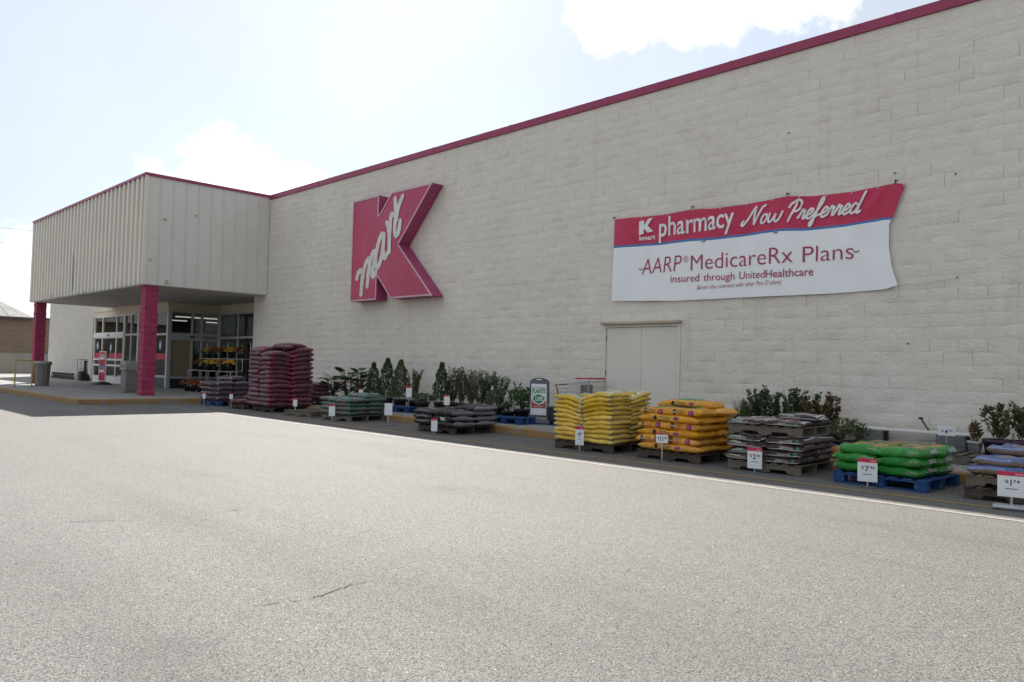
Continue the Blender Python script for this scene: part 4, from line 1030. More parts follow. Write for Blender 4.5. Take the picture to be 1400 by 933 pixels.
# brown stack on two pallets
pallet(-5.18, PY, 0, .03, 'grey wooden pallet on the ground beneath the brown bags', 'wood', 's', 1.06, 1.1)
stack22('soil_bag', B['brown'], 'brown bag with white edge on the lower pallet', 'brown bags on the lower pallet', -5.18, PY, .141, .03, 4, .58, .57, .105, .086, .003, (), 6, jit=.025)
pallet(-5.20, PY, .141+4*.086+.022, .05, 'grey wooden pallet lying across the middle of the brown bag stack', 'wood', 's', 1.06, 1.0)
z2 = .141+4*.086+.022+.141
stack22('soil_bag', B['brown'], 'pale topped brown bag on the upper pallet', 'brown bags on the upper pallet', -5.20, PY, z2, .05, 1, .57, .53, .075, .08, .0,
        [(.28, .14, z2+.078, .1, 'uppermost brown bag at the right of the brown stack')], 7)
# green stack
pallet(-3.58, -2.93, 0, -.04, 'bright blue pallet under the green bags', 'blue', 'b', 1.12, 1.12)
stack22('soil_bag', B['green'], 'bright green bag', 'bright green bags', -3.60, -2.93, .146, -.04, 3, .55, .54, .135, .112, .004, (), 8, jit=.025)
# blue bags
pallet(-1.98, -3.02, 0, -.10, 'lower of two weathered pallets under the blue bags', 'wood_dark', 's', 1.25, 1.1)
pallet(-1.98, -3.00, .142, -.06, 'upper of two weathered pallets under the blue bags', 'wood', 's', 1.25, 1.1)
stack22('soil_bag', B['blue'], 'blue bag with tan belly', 'blue bags at the near end', -1.98, -3.02, .284, -.08, 4, .62, .52, .115, .094, .002, (), 9, jit=.035, counts={'front left': 2, 'front right': 3, 'back left': 3, 'back right': 3})

# ================================================================== price signs
RED_H = .2
def price_sign(px, py0, py1, pw, Y, big, small, label, zg=0., turn=.55, base=True, hdr=True, sub=True, blank=False):
    X = xat(px, Y, .3); d = (Vector((X, Y, .4))-CAM).dot(FW); s = d/F_PX
    zt, zb = zat(px, py0, Y), zat(px, py1, Y); w = pw*s; h = zt-zb
    ang = math.atan2(-X, CAM_D+Y)*turn
    t = thing('price_sign', label, 'price sign', (X, Y, zg), ang, 'price signs among the stacks')
    zt -= zg; zb -= zg
    MB().bbox(-w/2, w/2, -.004, .004, zb, zt, .002).build('card', M['paper'], t)
    if hdr:
        hd = MB().box(-w/2-.001, w/2+.001, -.0062, -.0042, zt-h*.17, zt).build('header_strip', M['red'], t)
        place_text('lettering', 'Kmart', w*.28, zt-h*.115, w*.28, h*.06, M['paper'], hd, -.0075, .01)
    if big:
        c = zb+h*(.45 if sub else .22); K_ = 1. if sub else (1.9 if not hdr else 1.7)
        tv, _ = text_mesh(big, .015); bw = (tv[:, 0].max()-tv[:, 0].min())*h*.24*K_/.729*.95
        place_text('lettering', big, -w*.02, c, bw, h*.24*K_, M['ink'], t, -.0062, .015)
        place_text('lettering', '$', -w*.02-bw/2-w*.12, c+h*.10*K_, w*.12, h*.13*K_, M['ink'], t, -.0062)
        place_text('lettering', small, -w*.02+bw/2+w*.17, c+h*.11*K_, w*.24, h*.12*K_, M['ink'], t, -.0062, .01)
        if sub: MB().box(-w*.22, w*.22, -.0062, -.0046, zb+h*.31, zb+h*.335).build('small_print', M['ink'], t)
    MB().bbox(-.012, .012, .005, .02, .012, zb+h*.3, .003).build('post', M['chrome'], t)
    if base: MB().bbox(-.11, .11, -.07, .09, 0, .014, .004).build('foot_plate', M['alu_dark'], t)
    return t
price_sign(1186, 627, 659, 25, -3.62, '7', '94', 'white card priced seven dollars before the green bags', turn=.7)
price_sign(1032, 612, 641, 19.5, -3.52, '2', '96', 'white card priced two dollars before the brown bags', turn=.6)
price_sign(905, 592, 606, 17, -3.50, '11', '99', 'small card priced eleven dollars before the orange bags', turn=.4, sub=False)
price_sign(792.5, 583, 609, 12.5, -3.56, '1', '99', 'narrow card with torn red top before the yellow bags', turn=.5)
t = price_sign(1383, 645, 680, 33, -3.98, '1', '74', 'large card priced one dollar before the blue bags', turn=.9)
MB().bbox(-.17, .17, -.09, .11, .015, .05, .02).build('sand_bag', simple('clear_plastic', (.42, .45, .47), .3), t)
price_sign(594, 572, 590, 9, -3.58, '', '', 'curled white tag before the glossy black bags', turn=.6)
price_sign(454, 553, 569, 9, -3.55, '', '', 'red topped card before the teal edged bags', turn=.6)
price_sign(531, 551.5, 568, 11, -3.2, '', '', 'blank card back facing out beside the teal edged bags', hdr=False, turn=.7)
price_sign(403.5, 545, 556, 6, -3.4, '', '', 'small red topped card by the tallest maroon stack', turn=.6)
price_sign(316, 538, 546, 5, -3.5, '', '', 'small red topped card by the slumped maroon bags', turn=.6)
price_sign(279, 537, 545, 4.5, -3.55, '', '', 'small red topped card at the plum bags', turn=.6)
price_sign(558.5, 528, 543.5, 8.5, -1.45, '', '', 'red topped card among potted conifers', SWZ, turn=.6)
price_sign(610.5, 540, 554, 8.5, -1.6, '', '', 'red topped card before the slender potted shrubs', SWZ, turn=.6)
price_sign(493, 531.5, 541, 6, -1.5, '', '', 'red topped card above the teal edged stack', SWZ, turn=.6)
price_sign(476, 522, 532, 4.5, -1.2, '', '', 'red topped card among broad leaved plants', SWZ, turn=.6)
price_sign(1294, 583, 596, 21, -.75, '4', '97', 'white card priced four dollars on a post at the wall', SWZ, turn=.7, hdr=False, sub=False)
price_sign(1078, 566, 578, 18, -2.75, '50', '% off', 'half price card standing behind the upper brown bags', z2+.06, turn=.6, base=False, sub=False)
# paper tag on the black bags
p = wall(613, 573, -3.35); tg = MB().bbox(-.085, .085, -.003, .003, -.035, .035, .002).build('paper_tag', M['paper']); tg.location = (p.x, -3.47, p.z); tg.rotation_euler = (.5, .05, .3)
tag(tg, 'small white paper tag lying on the black bags', 'tag')

# ================================================================== plants
def leaf(mb, p, d, s, w, r):
    d = Vector(d).normalized(); h = Vector((0,0,1)) if abs(d.z) < .95 else Vector((1,0,0))
    x = d.cross(h).normalized(); x = (x*math.cos(r)+d.cross(x)*math.sin(r)); n = d.cross(x)
    p = Vector(p); mb.add([p, p+d*s*.5+x*s*w-n*s*.08, p+d*s, p+d*s*.5-x*s*w-n*s*.08], [(0,1,2),(0,2,3)])
def plant(px, py_top, Y, label, kind, mat, rad=.25, z0=SWZ, pot=(.14, .24), potm='pot', n=420, ls=.06, seed=1, group='potted plants along the wall', tagc=False, cat='plant'):
    X = xat(px, Y, z0+.4); top = zat(px, py_top, Y)-z0
    R = random.Random(seed*97+int(px)); t = thing('potted_plant', label, cat, (X, Y, z0), R.uniform(0, 6), group)
    pr, ph = pot
    MB().lathe([(pr*.75, 0), (pr*.97, ph*.86), (pr*1.06, ph*.87), (pr*1.06, ph), (pr*.95, ph), (pr*.9, ph*.9)], 16).build('pot', M[potm] if isinstance(potm, str) else potm, t, True)
    fo = MB(); st = MB(); H = top-ph
    if kind == 'cone':
        for i in range(n):
            q = R.random()**1.25; z = ph+H*(.02+.98*q); rr = rad*(1-q)**.75*(.35+.65*R.random()**.4)*(1+.2*math.sin(q*19+R.random()))+.012; a = R.uniform(0, 6.283)
            leaf(fo, (rr*math.cos(a), rr*math.sin(a), z), (.35*math.cos(a), .35*math.sin(a), 1), ls*R.uniform(.7, 1.3), .22, R.uniform(0, 3))
        st.tube([(0,0,ph*.8), (0,0,top-.08)], [.014, .004], 6)
    elif kind in ('upright', 'willow'):
        m_ = 9 if kind == 'upright' else 14
        for k in range(m_):
            a = R.uniform(0, 6.283); lean = rad*R.uniform(.15, 1); hh = H*R.uniform(.72, 1.0) if k else H; b0 = Vector((.03*math.cos(a), .03*math.sin(a), ph*.9))
            tip = Vector((lean*math.cos(a), lean*math.sin(a), ph+hh-.03)); mid = b0.lerp(tip, .5)+Vector((R.uniform(-.04,.04), R.uniform(-.04,.04), .03))
            P = [b0, b0.lerp(mid, .5), mid, mid.lerp(tip, .5), tip]; st.tube(P, [.007, .006, .005, .004, .002], 4)
            for i in range(n//m_):
                q = R.uniform(.12, 1); seg = q*3.999; j = int(seg); c = P[j].lerp(P[j+1], seg-j); aa = R.uniform(0, 6.283)
                leaf(fo, c, (math.cos(aa), math.sin(aa), R.uniform(.2, 1.1)), ls*R.uniform(.6, 1.2), .26 if kind == 'upright' else .12, R.uniform(0, 3))
    elif kind == 'bush':
        cl = [(R.uniform(-.6,.6)*rad, R.uniform(-.6,.6)*rad, ph+H*R.uniform(.3, .82), rad*R.uniform(.3, .55)) for _ in range(11)]
        for i in range(n):
            c = R.choice(cl); v = Vector((R.gauss(0,1), R.gauss(0,1), R.gauss(0,1))).normalized(); q = Vector(c[:3])+v*c[3]*(.45+.6*R.random())
            q.z = min(q.z, top); q.z = max(q.z, ph*.95)
            leaf(fo, q, v+Vector((0,0,.4)), ls*R.uniform(.7, 1.3), .3, R.uniform(0, 3))
        for c in cl: st.tube([(0,0,ph*.85), (c[0]*.4, c[1]*.4, ph+(c[2]-ph)*.5), c[:3]], [.008, .006, .003], 4)
    elif kind == 'broad':
        for k in range(n):
            a = R.uniform(0, 6.283); hh = ph+H*R.uniform(.15, .92); rr = rad*R.uniform(.2, .8); c = Vector((rr*math.cos(a), rr*math.sin(a), hh))
            st.tube([(0,0,ph*.85), (c.x*.4, c.y*.4, ph+(hh-ph)*.6), c], [.010, .008, .005], 5)
            d = Vector((math.cos(a), math.sin(a), R.uniform(-.1, .8))).normalized(); x = d.cross(Vector((0,0,1))).normalized(); nn = x.cross(d); s = ls*R.uniform(.8, 1.25)
            pts = [(0, .0), (.2, .32), (.5, .46), (.8, .34), (1, 0)]
            vs = [c+d*s*u+nn*(-.12*s*u*u) for u, w in pts]+[c+d*s*u+x*s*w+nn*(.10*s*w-.12*s*u*u) for u, w in pts[1:4]]+[c+d*s*u-x*s*w+nn*(.10*s*w-.12*s*u*u) for u, w in pts[1:4]]
            fo.add(vs, [(0,5,1),(1,5,6,2),(2,6,7,3),(3,7,4),(0,1,8),(1,2,9,8),(2,3,10,9),(3,4,10)])
    elif kind == 'grass':
        for i in range(n):
            a = R.uniform(0, 6.283); l = H*R.uniform(.6, 1); rr = rad*R.random(); b0 = Vector((rr*.3*math.cos(a), rr*.3*math.sin(a), ph*.9)); t1 = b0+Vector((rr*math.cos(a), rr*math.sin(a), l)); x = Vector((-math.sin(a), math.cos(a), 0))*.006
            mid = b0.lerp(t1, .55)+Vector((0,0,.04)); fo.add([b0-x, b0+x, mid+x, mid-x, t1], [(0,1,2,3),(3,2,4)])
        st.tube([(0,0,ph*.8),(0,0,ph*1.2)], .01, 5)
    fo.build('foliage', LEAF[mat], t); st.build('stem', M['stem'], t)
    if tagc:
        MB().box(-.035, .035, -.003, .003, 0, .09).build('plant_tag', M['paper'], t).location = (rad*.5, -rad*.5, ph+H*tagc)
    return t
G2 = 'potted plants behind the teal and black stacks'
plant(455, 512, -1.0, 'leftmost broad leaved plant beside the maroon stack', 'broad', 'dark', .42, pot=(.16, .28), n=44, ls=.24, seed=1, group=G2)
plant(474, 505, -1.0, 'tall broad leaved plant second from the maroon stack', 'broad', 'mid', .36, pot=(.16, .28), n=46, ls=.24, seed=2, group=G2)
plant(492, 504, -.9, 'broad leaved plant beside the first conical conifer', 'broad', 'dark', .34, pot=(.16, .28), n=50, ls=.22, seed=3, group=G2)
plant(510, 498, -.8, 'conical conifer with white label nearest the broad leaved plants', 'cone', 'dark', .26, pot=(.17, .3), n=1100, ls=.07, seed=4, group=G2, tagc=.72)
plant(529, 492.5, -.8, 'tallest conical conifer without a label', 'cone', 'dark', .30, pot=(.17, .3), n=1200, ls=.075, seed=5, group=G2)
plant(547, 494.5, -.9, 'conical conifer third from the left with reddish tip', 'cone', 'olive', .30, pot=(.18, .3), n=1200, ls=.075, seed=6, group=G2, tagc=.6)
plant(566, 504, -.9, 'loose olive shrub right of the reddish tipped conifer', 'upright', 'olive', .30, pot=(.18, .3), n=950, ls=.065, seed=7, group=G2, tagc=.6)
plant(577, 540, -1.25, 'low pale shrub in black pot under the loose olive shrub', 'bush', 'grey', .26, pot=(.19, .3), n=380, ls=.055, seed=8, group=G2)
plant(603, 498, -.9, 'lone conical conifer behind the curled black bag tag', 'cone', 'dark', .24, pot=(.18, .3), n=1100, ls=.07, seed=9, group=G2, tagc=.78)
for i, (px, py, mt) in enumerate(((619, 501, 'dark'), (631, 500.5, 'olive'), (644, 506, 'grey'), (657, 504, 'olive'), (669, 506, 'dark'), (682, 511, 'grey'))):
    plant(px, py, -.75-.12*(i % 2), 'slender willowy shrub, %s rightwards from the lone conifer' % NTH[i], 'willow', mt, .38, pot=(.17, .3), n=1100, ls=.08, seed=20+i, group=G2, tagc=(.45 if i == 4 else False))
plant(671, 535, -1.25, 'pale flowering low shrub behind the black bags', 'bush', 'grey', .17, pot=(.15, .26), n=300, ls=.05, seed=30, group=G2)
plant(695, 547, -1.3, 'tiny dark plant with upright white label near standing poster', 'bush', 'dark', .15, pot=(.15, .24), n=200, ls=.05, seed=31, group=G2, tagc=1.1)
plant(714, 527, -1.15, 'rounded dark green shrub left of the standing poster', 'bush', 'mid', .30, pot=(.19, .3), n=520, ls=.075, seed=32, group=G2)
G3 = 'potted plants behind the orange and brown stacks'
plant(898, 557, -.8, 'dark leafy plant peeking over the left of the orange stack', 'broad', 'dark', .30, pot=(.15, .25), n=20, ls=.15, seed=40, group=G3)
plant(958, 560, -.8, 'dark leafy plant peeking over the middle of the orange stack', 'broad', 'dark', .30, pot=(.15, .25), n=24, ls=.14, seed=41, group=G3)
plant(991, 564, -.8, 'dark leafy plant between the orange and brown stacks', 'broad', 'dark', .28, pot=(.15, .25), n=24, ls=.14, seed=42, group=G3)
plant(1019, 538, -.9, 'spiky upright grass plant behind the brown stack', 'grass', 'olive', .24, pot=(.16, .26), n=170, seed=43, group=G3)
for i, (px, py, mt, kd) in enumerate(((1040, 531, 'olive', 'upright'), (1058, 528, 'dark', 'upright'), (1074, 527, 'olive', 'upright'), (1090, 533, 'dark', 'upright'), (1106, 540, 'olive', 'upright'), (1122, 536, 'red', 'upright'), (1139, 541, 'red', 'upright'))):
    plant(px, py, -.7-.15*(i % 2), '%s shrub behind the brown stack, %s rightwards from the spiky grass' % ('bronze tipped' if mt == 'red' else ('dark green' if mt == 'dark' else 'olive'), NTH[i]), kd, mt, .38, pot=(.16, .27), n=900, ls=.066, seed=50+i, group=G3)
plant(1152, 575, -1.15, 'low olive plant in black pot right of the brown stack', 'bush', 'olive', .24, pot=(.15, .2), n=380, ls=.045, seed=60, group=G3, tagc=.0)
plant(1172, 577, -.95, 'low olive plant next to the plank on blocks', 'bush', 'olive', .24, pot=(.15, .2), n=380, ls=.045, seed=61, group=G3)
# near end
xw = xat(1322, -.8, .15)
pallet(xw, -.80, SWZ+.001, 0, 'wooden pallet on the pavement carrying a printed pot', 'wood', 's', 1.1, .9)
potp = simple('pot_printed', (.45, .46, .50), .5, var=.55, scale=14)
plant(1333, 572, -.75, 'small leggy plant in white and purple printed pot', 'upright', 'red', .10, z0=SWZ+.142, pot=(.10, .17), potm=potp, n=130, ls=.07, seed=70, group='potted plants at the near end')
plant(1366, 552, -.72, 'big leafy shrub in plum pot at the right edge', 'upright', 'olive', .25, z0=SWZ, pot=(.20, .36), potm='potplum', n=420, ls=.085, seed=71, group='potted plants at the near end', tagc=.02)
plant(1398, 549, -.66, 'outermost leafy shrub cut off by the right edge', 'upright', 'olive', .25, z0=SWZ, pot=(.20, .36), potm='potplum', n=420, ls=.085, seed=72, group='potted plants at the near end')
# blue pallets carrying plants
for i, (px, Y, lab) in enumerate(((552, -1.25, 'blue pallet on the pavement under the potted conifers'), (700, -1.45, 'blue pallet on the pavement left of the standing poster'), (1187, -1.15, 'blue pallet on the pavement behind the green bags'))):
    pallet(xat(px, Y, .2), Y-.02, SWZ+.001, .0, lab, 'blue', 'b', 1.0, .5)

# plank on concrete blocks with a hose wand
Zp = .50
xa, xb = wall(1168, 582, -.25).x, wall(1332, 597, -.25).x
tag(MB().bbox(xa-.6, xb, -.36, -.14, Zp, Zp+.03, .004).build('white_plank', M['white']), 'long white plank laid on grey blocks against the wall', 'plank')
blkm = simple('grey_block', (.17, .17, .165), .9, var=.15, bumps=.4)
for i, px in enumerate((1193, 1303)):
    X = xat(px, -.25, .3); t = thing('concrete_block_stack', 'grey concrete blocks holding the plank, %s' % ('near the low olive plants' if i == 0 else 'behind the four dollar card'), 'block', (X, 0, SWZ))
    for k in range(2):
        MB().bbox(-.2, .2, -.42, -.08, k*.1745+.001, (k+1)*.1745-.001, .006).build('block', blkm, t)
    MB().box(.201, .204, -.34, -.16, .03, .32).build('hollow_shade', M['dark'], t)  # flat dark plate paints the shade inside the block's opening
p0 = wall(1270, 586, -.25); p1 = wall(1259, 572, -.25)
t = thing('hose_wand', 'black hose wand with round head leaning on the white plank', 'hose wand', (p0.x, -.25, Zp+.03))
dx, dz = p1.x-p0.x, p1.z-(Zp+.03)
MB().tube([(0,0,.01), (dx*.5,0,dz*.5), (dx,0,dz)], [.012, .012, .014], 8).build('wand_tube', M['black'], t)
MB().lathe([(.02, -.02), (.035, -.012), (.038, .01), (.02, .018)], 14).build('wand_head', M['black'], t, True).location = (dx, 0, dz)
tc = wall(1148, 626, -2.2)
o = MB().lathe([(.10, 0), (.13, .03), (.14, .09), (.11, .15), (.04, .18)], 14).build('terracotta_pot', M['terracotta'], None, True); o.location = (xat(1141, -2.16, .15), -2.0, SWZ+.006)
tag(o, 'upturned orange clay pot on the kerb between brown and green stacks', 'pot')

# ================================================================== mums on stepped rack
ry0, ry1 = -.1, -.5
xA, xB = wall(278, 490, ry0).x, wall(337, 490, ry0).x
rack = thing('flower_rack', 'stepped wire rack of potted mums by the entrance glass', 'rack', ((xA+xB)/2, ry0, SWZ))
hw = (xB-xA)/2
for (yy, zz) in ((0, 1.28), (-.45, .80)):
    mb = MB()
    mb.tube([(-hw, yy-.15, zz), (hw, yy-.15, zz)], .016, 6).tube([(-hw, yy+.15, zz), (hw, yy+.15, zz)], .016, 6)
    for i in range(13): mb.tube([(-hw+i*hw/6, yy-.15, zz+.008), (-hw+i*hw/6, yy+.15, zz+.008)], .006, 4)
    mb.build('wire_shelf', M['alu'], rack)
for sx in (-1, 0, 1):
    MB().tube([(sx*hw, .15, 0), (sx*hw, .15, 1.9)], .016, 6).tube([(sx*hw, -.6, 0), (sx*hw, -.6, .8), (sx*hw, -.15, .82), (sx*hw, -.15, 1.28)], .014, 6).build('rack_post', M['alu'], rack)
def mum(x, y, z, colr, label, seed, r=.24, group='potted mums at the entrance'):
    R = random.Random(seed); t = thing('potted_mum', label, 'flower', (x, y, z), 0, group)
    MB().lathe([(.09, 0), (.125, .16), (.13, .17), (.11, .17)], 12).build('pot', M['pot'], t, True)
    f = MB(); g = MB()
    for i in range(150):
        a = R.uniform(0, 6.283); e = R.uniform(-.2, 1.5); rr = r*R.uniform(.7, 1); leaf(g, (rr*math.cos(e)*math.cos(a), rr*math.cos(e)*math.sin(a), .24+rr*.75*math.sin(e)), (math.cos(a), math.sin(a), .5), .06, .35, R.uniform(0, 3))
    for i in range(130):
        a = R.uniform(0, 6.283); e = R.uniform(.1, 1.57); rr = r*R.uniform(.96, 1.08); c = Vector((rr*math.cos(e)*math.cos(a), rr*math.cos(e)*math.sin(a), .25+rr*.75*math.sin(e))); s = R.uniform(.016, .028)
        nn_ = (c-Vector((0,0,.2))).normalized(); x_ = nn_.cross(Vector((.1,.2,1))).normalized(); y_ = nn_.cross(x_); s *= 1.25
        f.add([c+x_*s*math.cos(q)+y_*s*math.sin(q) for q in (0, 1.05, 2.1, 3.14, 4.19, 5.24)]+[c+nn_*s*.5], [(i_, (i_+1) % 6, 6) for i_ in range(6)])
    g.build('foliage', M['mum_leaf'], t); f.build('blossoms', M[colr], t)
Yl, Or = 'yellow_flower', 'orange_flower'
for i, (px, c) in enumerate(((284, Yl), (294, Or), (304, Or), (316, Yl), (328, Or))):
    mum(xat(px, ry0, 1.5), ry0, SWZ+1.297, c, '%s potted mum on the upper shelf, %s from the left' % ('yellow' if c == Yl else 'rust orange', NTH[i]), 200+i)
for i, (px, c) in enumerate(((274, Or), (284, Yl), (295, Yl), (305, Or), (314, Yl))):
    mum(xat(px, ry1-.05, 1.0), ry1-.05, SWZ+.817, c, '%s potted mum on the lower shelf, %s from the left' % ('yellow' if c == Yl else 'rust orange', NTH[i]), 220+i)
for i, (px, c) in enumerate(((256, Or), (264, Or), (273, Or), (283, Or), (293, Yl), (302, Or))):
    mum(xat(px, -1.15, .3), -1.15, SWZ, c, '%s potted mum standing on the pavement, %s from the left' % ('yellow' if c == Yl else 'rust orange', NTH[i]), 240+i, .27)

# ================================================================== standing poster
X = xat(737, -1.0, .5)
ang = .42
t = thing('standing_poster', 'grey plastic standing poster for plants with rounded top', 'sign', (X, -1.0, SWZ), ang)
prof = [(-.235, .13), (.235, .13), (.215, .90)]+[(.215*math.cos(q), .90+.11*math.sin(q)) for q in np.linspace(.15, math.pi-.15, 9)]+[(-.215, .90)]
MB().prism(prof, -.035, .035).build('frame', M['sign_grey'], t)
MB().prism([(-.185, .19), (.185, .19), (.175, .87), (-.175, .87)], -.043, -.0355).build('poster', M['paper'], t)
MB().prism([(-.06, .955), (.06, .955), (.05, .98), (-.05, .98)], -.039, -.0355).build('handle_slot', M['paper'], t)
place_text('lettering', 'PLANTS', 0, .665, .30, .105, M['inkgreen'], t, -.0455, .035)
MB().prism([(-.16, .785), (.16, .785), (.16, .793), (-.16, .793)], -.046, -.0436).build('rule', M['inkgreen'], t)
MB().prism([(-.165, .34), (.165, .34), (.165, .52), (.11, .45), (0, .415), (-.11, .45), (-.165, .53)], -.046, -.0436).build('rust_panel', M['inkrust'], t)
lf = [(-.135, .54)]+[(x_, .54-.10*math.cos(x_/.135*1.5)) for x_ in np.linspace(-.11, .11, 9)]+[(.145, .585)]+[(x_, .555+.085*math.cos(x_/.135*1.4)) for x_ in np.linspace(.11, -.11, 9)]
MB().prism(lf, -.048, -.0436).build('leaf_shape', M['inkgreen'], t)
place_text('lettering', 'LIFE', .015, .505, .17, .085, M['paper'], t, -.0495, .03)
place_text('lettering', 'for', -.125, .61, .035, .03, M['inkgreen'], t, -.0455)
place_text('lettering', 'GUARANTEED', 0, .365, .20, .028, M['paper'], t, -.0475)
place_text('lettering', 'K', .13, .215, .025, .03, M['red'], t, -.0455, .02)
MB().bbox(-.33, .33, -.26, .24, .002, .085, .03).build('weighted_base', simple('base_plastic', (.09, .10, .13), .5), t)
for s_ in (-1, 1): MB().tube([(s_*.30, -.2, .05), (s_*.30, -.2, .0501), (s_*.345, -.2, .05)], .045, 12).build('wheel', M['black'], t)

# dark planter bench behind the yellow stack
xq = xat(770, -.9, .4)
t = thing('display_bench', 'black open sided bench under the shopping cart', 'bench', (xq+.25, -.85, SWZ))
MB().bbox(-.62, .62, -.22, .22, .38, .42, .006).build('bench_top', M['grey'], t)
MB().bbox(-.60, -.10, -.18, .18, .002, .379, .004).build('side_box', M['black'], t)
MB().bbox(.10, .60, -.18, .18, .002, .379, .004).build('side_box', M['black'], t)

# ================================================================== shopping cart
xc0, xc1 = xat(766, -.4, 1.0), xat(818, -.4, 1.0)
cart = thing('shopping_cart', 'wire shopping cart with red handle against the wall beside the double door', 'shopping cart', ((xc0+xc1)/2, -.38, SWZ))
l = (xc1-xc0)/2; zt0, zt1 = .90, .99
def cpt(u, s, k):   # u -1 nose .. 1 handle end, s side, k 0 bottom 1 top
    bw = (.20+.06*(u+1)/2)*(1-.12*(1-k)); z0 = .50+.04*(1-u)/2; z1 = .86+.10*(u+1)/2
    x = -l*.95+(u+1)*l*.93; x += (.10*(1-k) if u < 0 else 0)
    return (x, s*bw, z0+(z1-z0)*k)
mb = MB()
for s_ in (-1, 1):
    for k in np.linspace(0, 1, 5): mb.tube([cpt(-1, s_, k), cpt(0, s_, k), cpt(1, s_, k)], .010 if k in (0, 1) else .004, 5)
    for u in np.linspace(-1, 1, 14): mb.tube([cpt(u, s_, 0), cpt(u, s_, 1)], .004, 4)
for u in np.linspace(-1, 1, 10): mb.tube([cpt(u, -1, 0), cpt(u, 1, 0)], .004, 4)
for k in np.linspace(0, 1, 5): mb.tube([cpt(-1, -1, k), cpt(-1, 1, k)], .006, 4).tube([cpt(1, -1, k), cpt(1, 1, k)], .005, 4)
mb.build('basket', M['chrome'], cart)
mb = MB()
for s_ in (-1, 1):
    mb.tube([(l*.9, s_*.26, 1.02), (l*.8, s_*.26, .55), (l*.7, s_*.24, .16), (-l*.8, s_*.2, .14)], .013, 6).tube([(-l*.3, s_*.19, .53), (-l*.75, s_*.2, .15)], .011, 6)
mb.tube([(-l*.8, -.2, .14), (-l*.8, .2, .14)], .011, 6)
mb.build('chassis', M['chrome'], cart)
MB().tube([(l*.9, -.26, 1.02), (l*.9, .26, 1.02)], .018, 8).tube([(l*.2, -.27, 1.01), (l*.9, -.27, 1.02)], .016, 8).build('handle', M['red'], cart)
MB().tube([cpt(-1, -1, 1), cpt(-1, 1, 1)], .014, 6).tube([cpt(-1, -1, .15), cpt(-1, -1, 1.02)], .012, 6).build('bumper', simple('bumper_red', (.16, .03, .04), .5), cart)
MB().bbox(l*.35, l*.40, -.2, .2, .62, .88, .004).build('child_seat', M['grey'], cart)
for s_ in (-1, 1):
    for u in (-.75, .65): MB().tube([(l*u, s_*.2-.014, .06), (l*u, s_*.2+.014, .06)], .06, 14).build('wheel', M['black'], cart)

# ================================================================== entrance furniture
X = xat(176, -3.75, .15)
t = thing('litter_bin', 'square grey litter bin with hooded top beside the near crimson column', 'bin', (X, -3.75, SWZ), .05)
MB().bbox(-.24, .24, -.24, .24, 0, .05, .01).bbox(-.215, .215, -.215, .215, .051, .78, .02).build('bin_body', M['bin'], t)
hd = MB().prism([(-.24, .80), (.24, .80), (.25, .86), (.25, 1.02), (.19, 1.12), (-.19, 1.12), (-.25, 1.02), (-.25, .86)], -.24, .24).build('bin_hood', M['bin_lite'], t)
MB().box(-.16, .16, -.246, -.2405, .86, 1.0).build('bin_flap', M['bin'], hd)
X = xat(57, -4.75, .15)
t = thing('litter_bin', 'ribbed grey tub bin in front of the far crimson column', 'bin', (X, -4.75, SWZ))
mb = MB(); N = 40; vs = []
for r_, z in ((.24, 0), (.255, .02), (.30, .84), (.30, .86)):
    for k in range(N): q = 2*math.pi*k/N; rr = r_*(1 if (k//2) % 2 else .965); vs.append((rr*math.cos(q), rr*math.sin(q), z))
mb.add(vs, [(i*N+k, i*N+(k+1) % N, (i+1)*N+(k+1) % N, (i+1)*N+k) for i in range(3) for k in range(N)]+[tuple(range(N-1, -1, -1))]); mb.build('bin_body', M['bin'], t)
MB().lathe([(.33, .861), (.335, .95), (.31, 1.0), (.2, 1.01)], 24).build('bin_lid', M['bin_lite'], t, True)
p0 = gpt(20, 529, SWZ); p1 = gpt(37, 529, SWZ)
t = thing('hand_rail', 'short pale yellow hoop rail on the kerb end', 'rail', (p0.x+.1, p0.y+.25, SWZ))
MB().tube([(0, -.28, .0), (0, -.28, 1.0), (0, -.24, 1.04), (0, .26, 1.04), (0, .30, 1.0), (0, .30, 0)], .026, 8).tube([(0, -.28, .52), (0, -.279, .521)], .02, 8).build('hoop', M['railyellow'], t)
for yy in (-.28, .30): MB().lathe([(.06, 0), (.06, .012), (.035, .02)], 12, (0, yy)).build('foot_flange', M['grey_dark'], t)
# low coiled bike rack
xa, xb = xat(71, -.75, .3), xat(101, -.75, .3)
t = thing('bike_rack', 'low black coiled bike rack against the far white wall', 'bike rack', (0, -.75, SWZ))
mb = MB(); P = []
for i in range(161):
    q = i/160; P.append((xa+(xb-xa)*q, .08*math.sin(q*2*math.pi*14), .17+.12*math.cos(q*2*math.pi*14)))
mb.tube(P, .025, 6); mb.build('coil', M['black'], t)
MB().tube([(xa, 0, .02), (xb, 0, .02)], .03, 6).tube([(xa, 0, .31), (xb, 0, .31)], .03, 6).build('rail', M['black'], t)
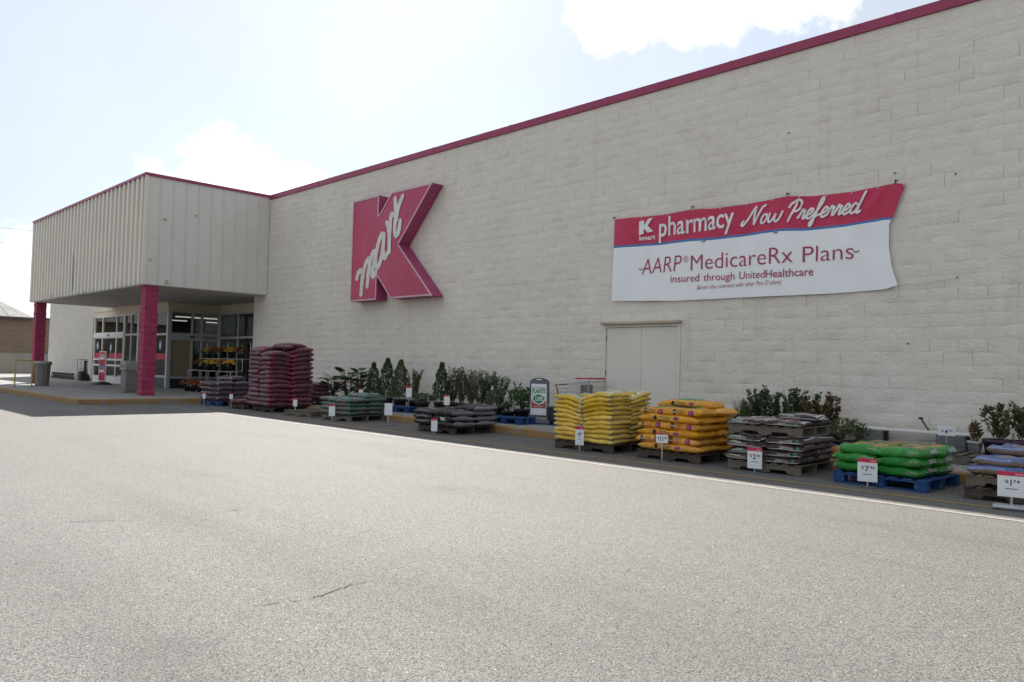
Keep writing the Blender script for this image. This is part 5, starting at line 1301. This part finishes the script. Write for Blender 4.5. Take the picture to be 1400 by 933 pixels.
# smokers post and wire basket
X = xat(116, -.75, .15)
t = thing('smokers_post', 'black bottle shaped smokers post left of the sliding doors', 'ashtray', (X, -.75, SWZ))
MB().lathe([(.26, 0), (.27, .04), (.22, .25), (.09, .42), (.06, .6), (.055, .95), (.08, .98), (.06, 1.04)], 18).build('post_body', M['black'], t, True)
t2 = thing('wire_basket_stand', 'small black wire stand behind the smokers post', 'stand', (X+.55, -.45+VY+.2, SWZ))
mb = MB()
for a in (-.3, .3):
    for b_ in (-.15, .15): mb.tube([(a, b_, 0), (a, b_, 1.12)], .012, 5)
for z in (.25, .6, 1.1):
    mb.tube([(-.3,-.15,z), (.3,-.15,z), (.3,.15,z), (-.3,.15,z), (-.3,-.15,z)], .010, 5)
mb.build('wire_frame', M['black'], t2)
MB().bbox(-.26, .26, -.12, .12, .02, .5, .03).build('basket_load', M['black'], t2)
# red sale poster on a base
X = xat(139, -1.9, .15)
t = thing('sale_poster', 'narrow red and white sale poster on a black base before the doors', 'sign', (X, -1.9, SWZ), .22)
MB().bbox(-.28, .28, -.018, .018, .14, 1.50, .004).build('poster_frame', M['white'], t)
MB().box(-.24, .24, -.024, -.0185, .18, 1.46).build('poster', M['red'], t)
for z, mt in ((.55, 'paper'), (.72, 'decal'), (1.12, 'paper')):
    MB().box(-.2, .2, -.029, -.0245, z, z+.12).build('poster_panel', M['paper'] if mt == 'paper' else simple('decal_blue', (.08, .28, .55), .5), t)
place_text('lettering', 'SALE', 0, 1.27, .36, .12, M['paper'], t, -.026, .03)
MB().lathe([(.42, 0), (.42, .04), (.3, .10), (.06, .14), (.04, .14)], 20).build('weighted_base', M['black'], t, True)

# ================================================================== far left background
bd = thing('neighbour_building', 'low tan block building with pale metal roof at far left', 'building', (-72, 0, 0))
MB().box(-22, 0, -40, 30, 1.55, 4.5).build('wall', M['brownblock'], bd)
MB().box(-22, .06, -40, 30, 0, 1.548).build('plinth', simple('tan_render', (.40, .36, .30), .9, var=.12, scale=.6), bd)
q0 = on(0, -76.5, 0, 412); q1 = on(0, -71.5, 46, 431.5)
ry, rz_ = q0.y, q0.z; ey = q1.y
rf = MB(); rf.add([(.5,-41,4.45),(.5,ey,4.45),(-4.5,ry,rz_),(-4.5,-41,rz_),(-9.5,ey,4.45),(-9.5,-41,4.45)], [(0,1,2,3),(1,4,2),(3,2,4,5)])
rfm = simple('neighbour_roof', (.13, .13, .125), .8, 0, var=.1, scale=1)
rfo = rf.build('roof', rfm, bd)
for i in range(26):
    y = ry-.3-i*.6
    MB().add([(.52,y-.03,4.47),(.52,y+.03,4.47),(-4.5,y+.03,rz_+.02),(-4.5,y-.03,rz_+.02)], [(0,1,2,3)]).build('roof_rib', rfm, rfo)
MB().box(.40, .52, -41, 31, 4.33, 4.448).build('eave_gutter', M['grey_dark'], bd)
# utility poles and wires
polem = simple('pole_wood', (.12, .09, .065), .9)
for i, (yy, lab) in enumerate(((-32, 'wooden utility pole far left beyond the tan building'), (22, 'wooden utility pole hidden behind the store canopy'))):
    t = thing('utility_pole', lab, 'pole', (-110, yy, 0)); MB().tube([(0,0,0), (0,0,17.5)], [.16, .11], 8).build('pole_shaft', polem, t)
    MB().box(-.06, .06, -.9, .9, 16.4, 16.55).build('cross_arm', polem, t)
for i, z in enumerate((14.4, 15.4, 17.2)):
    P = [(-110, -32+54*q, z-.9*4*q*(1-q)*.6) for q in np.linspace(0, 1, 24)]
    o = MB().tube(P, .016, 5).build('power_line', M['grey_dark']); tag(o, 'thin power line across the sky at far left, %s of three' % ('lowest', 'middle', 'highest')[i], 'power line', 'power lines at far left')
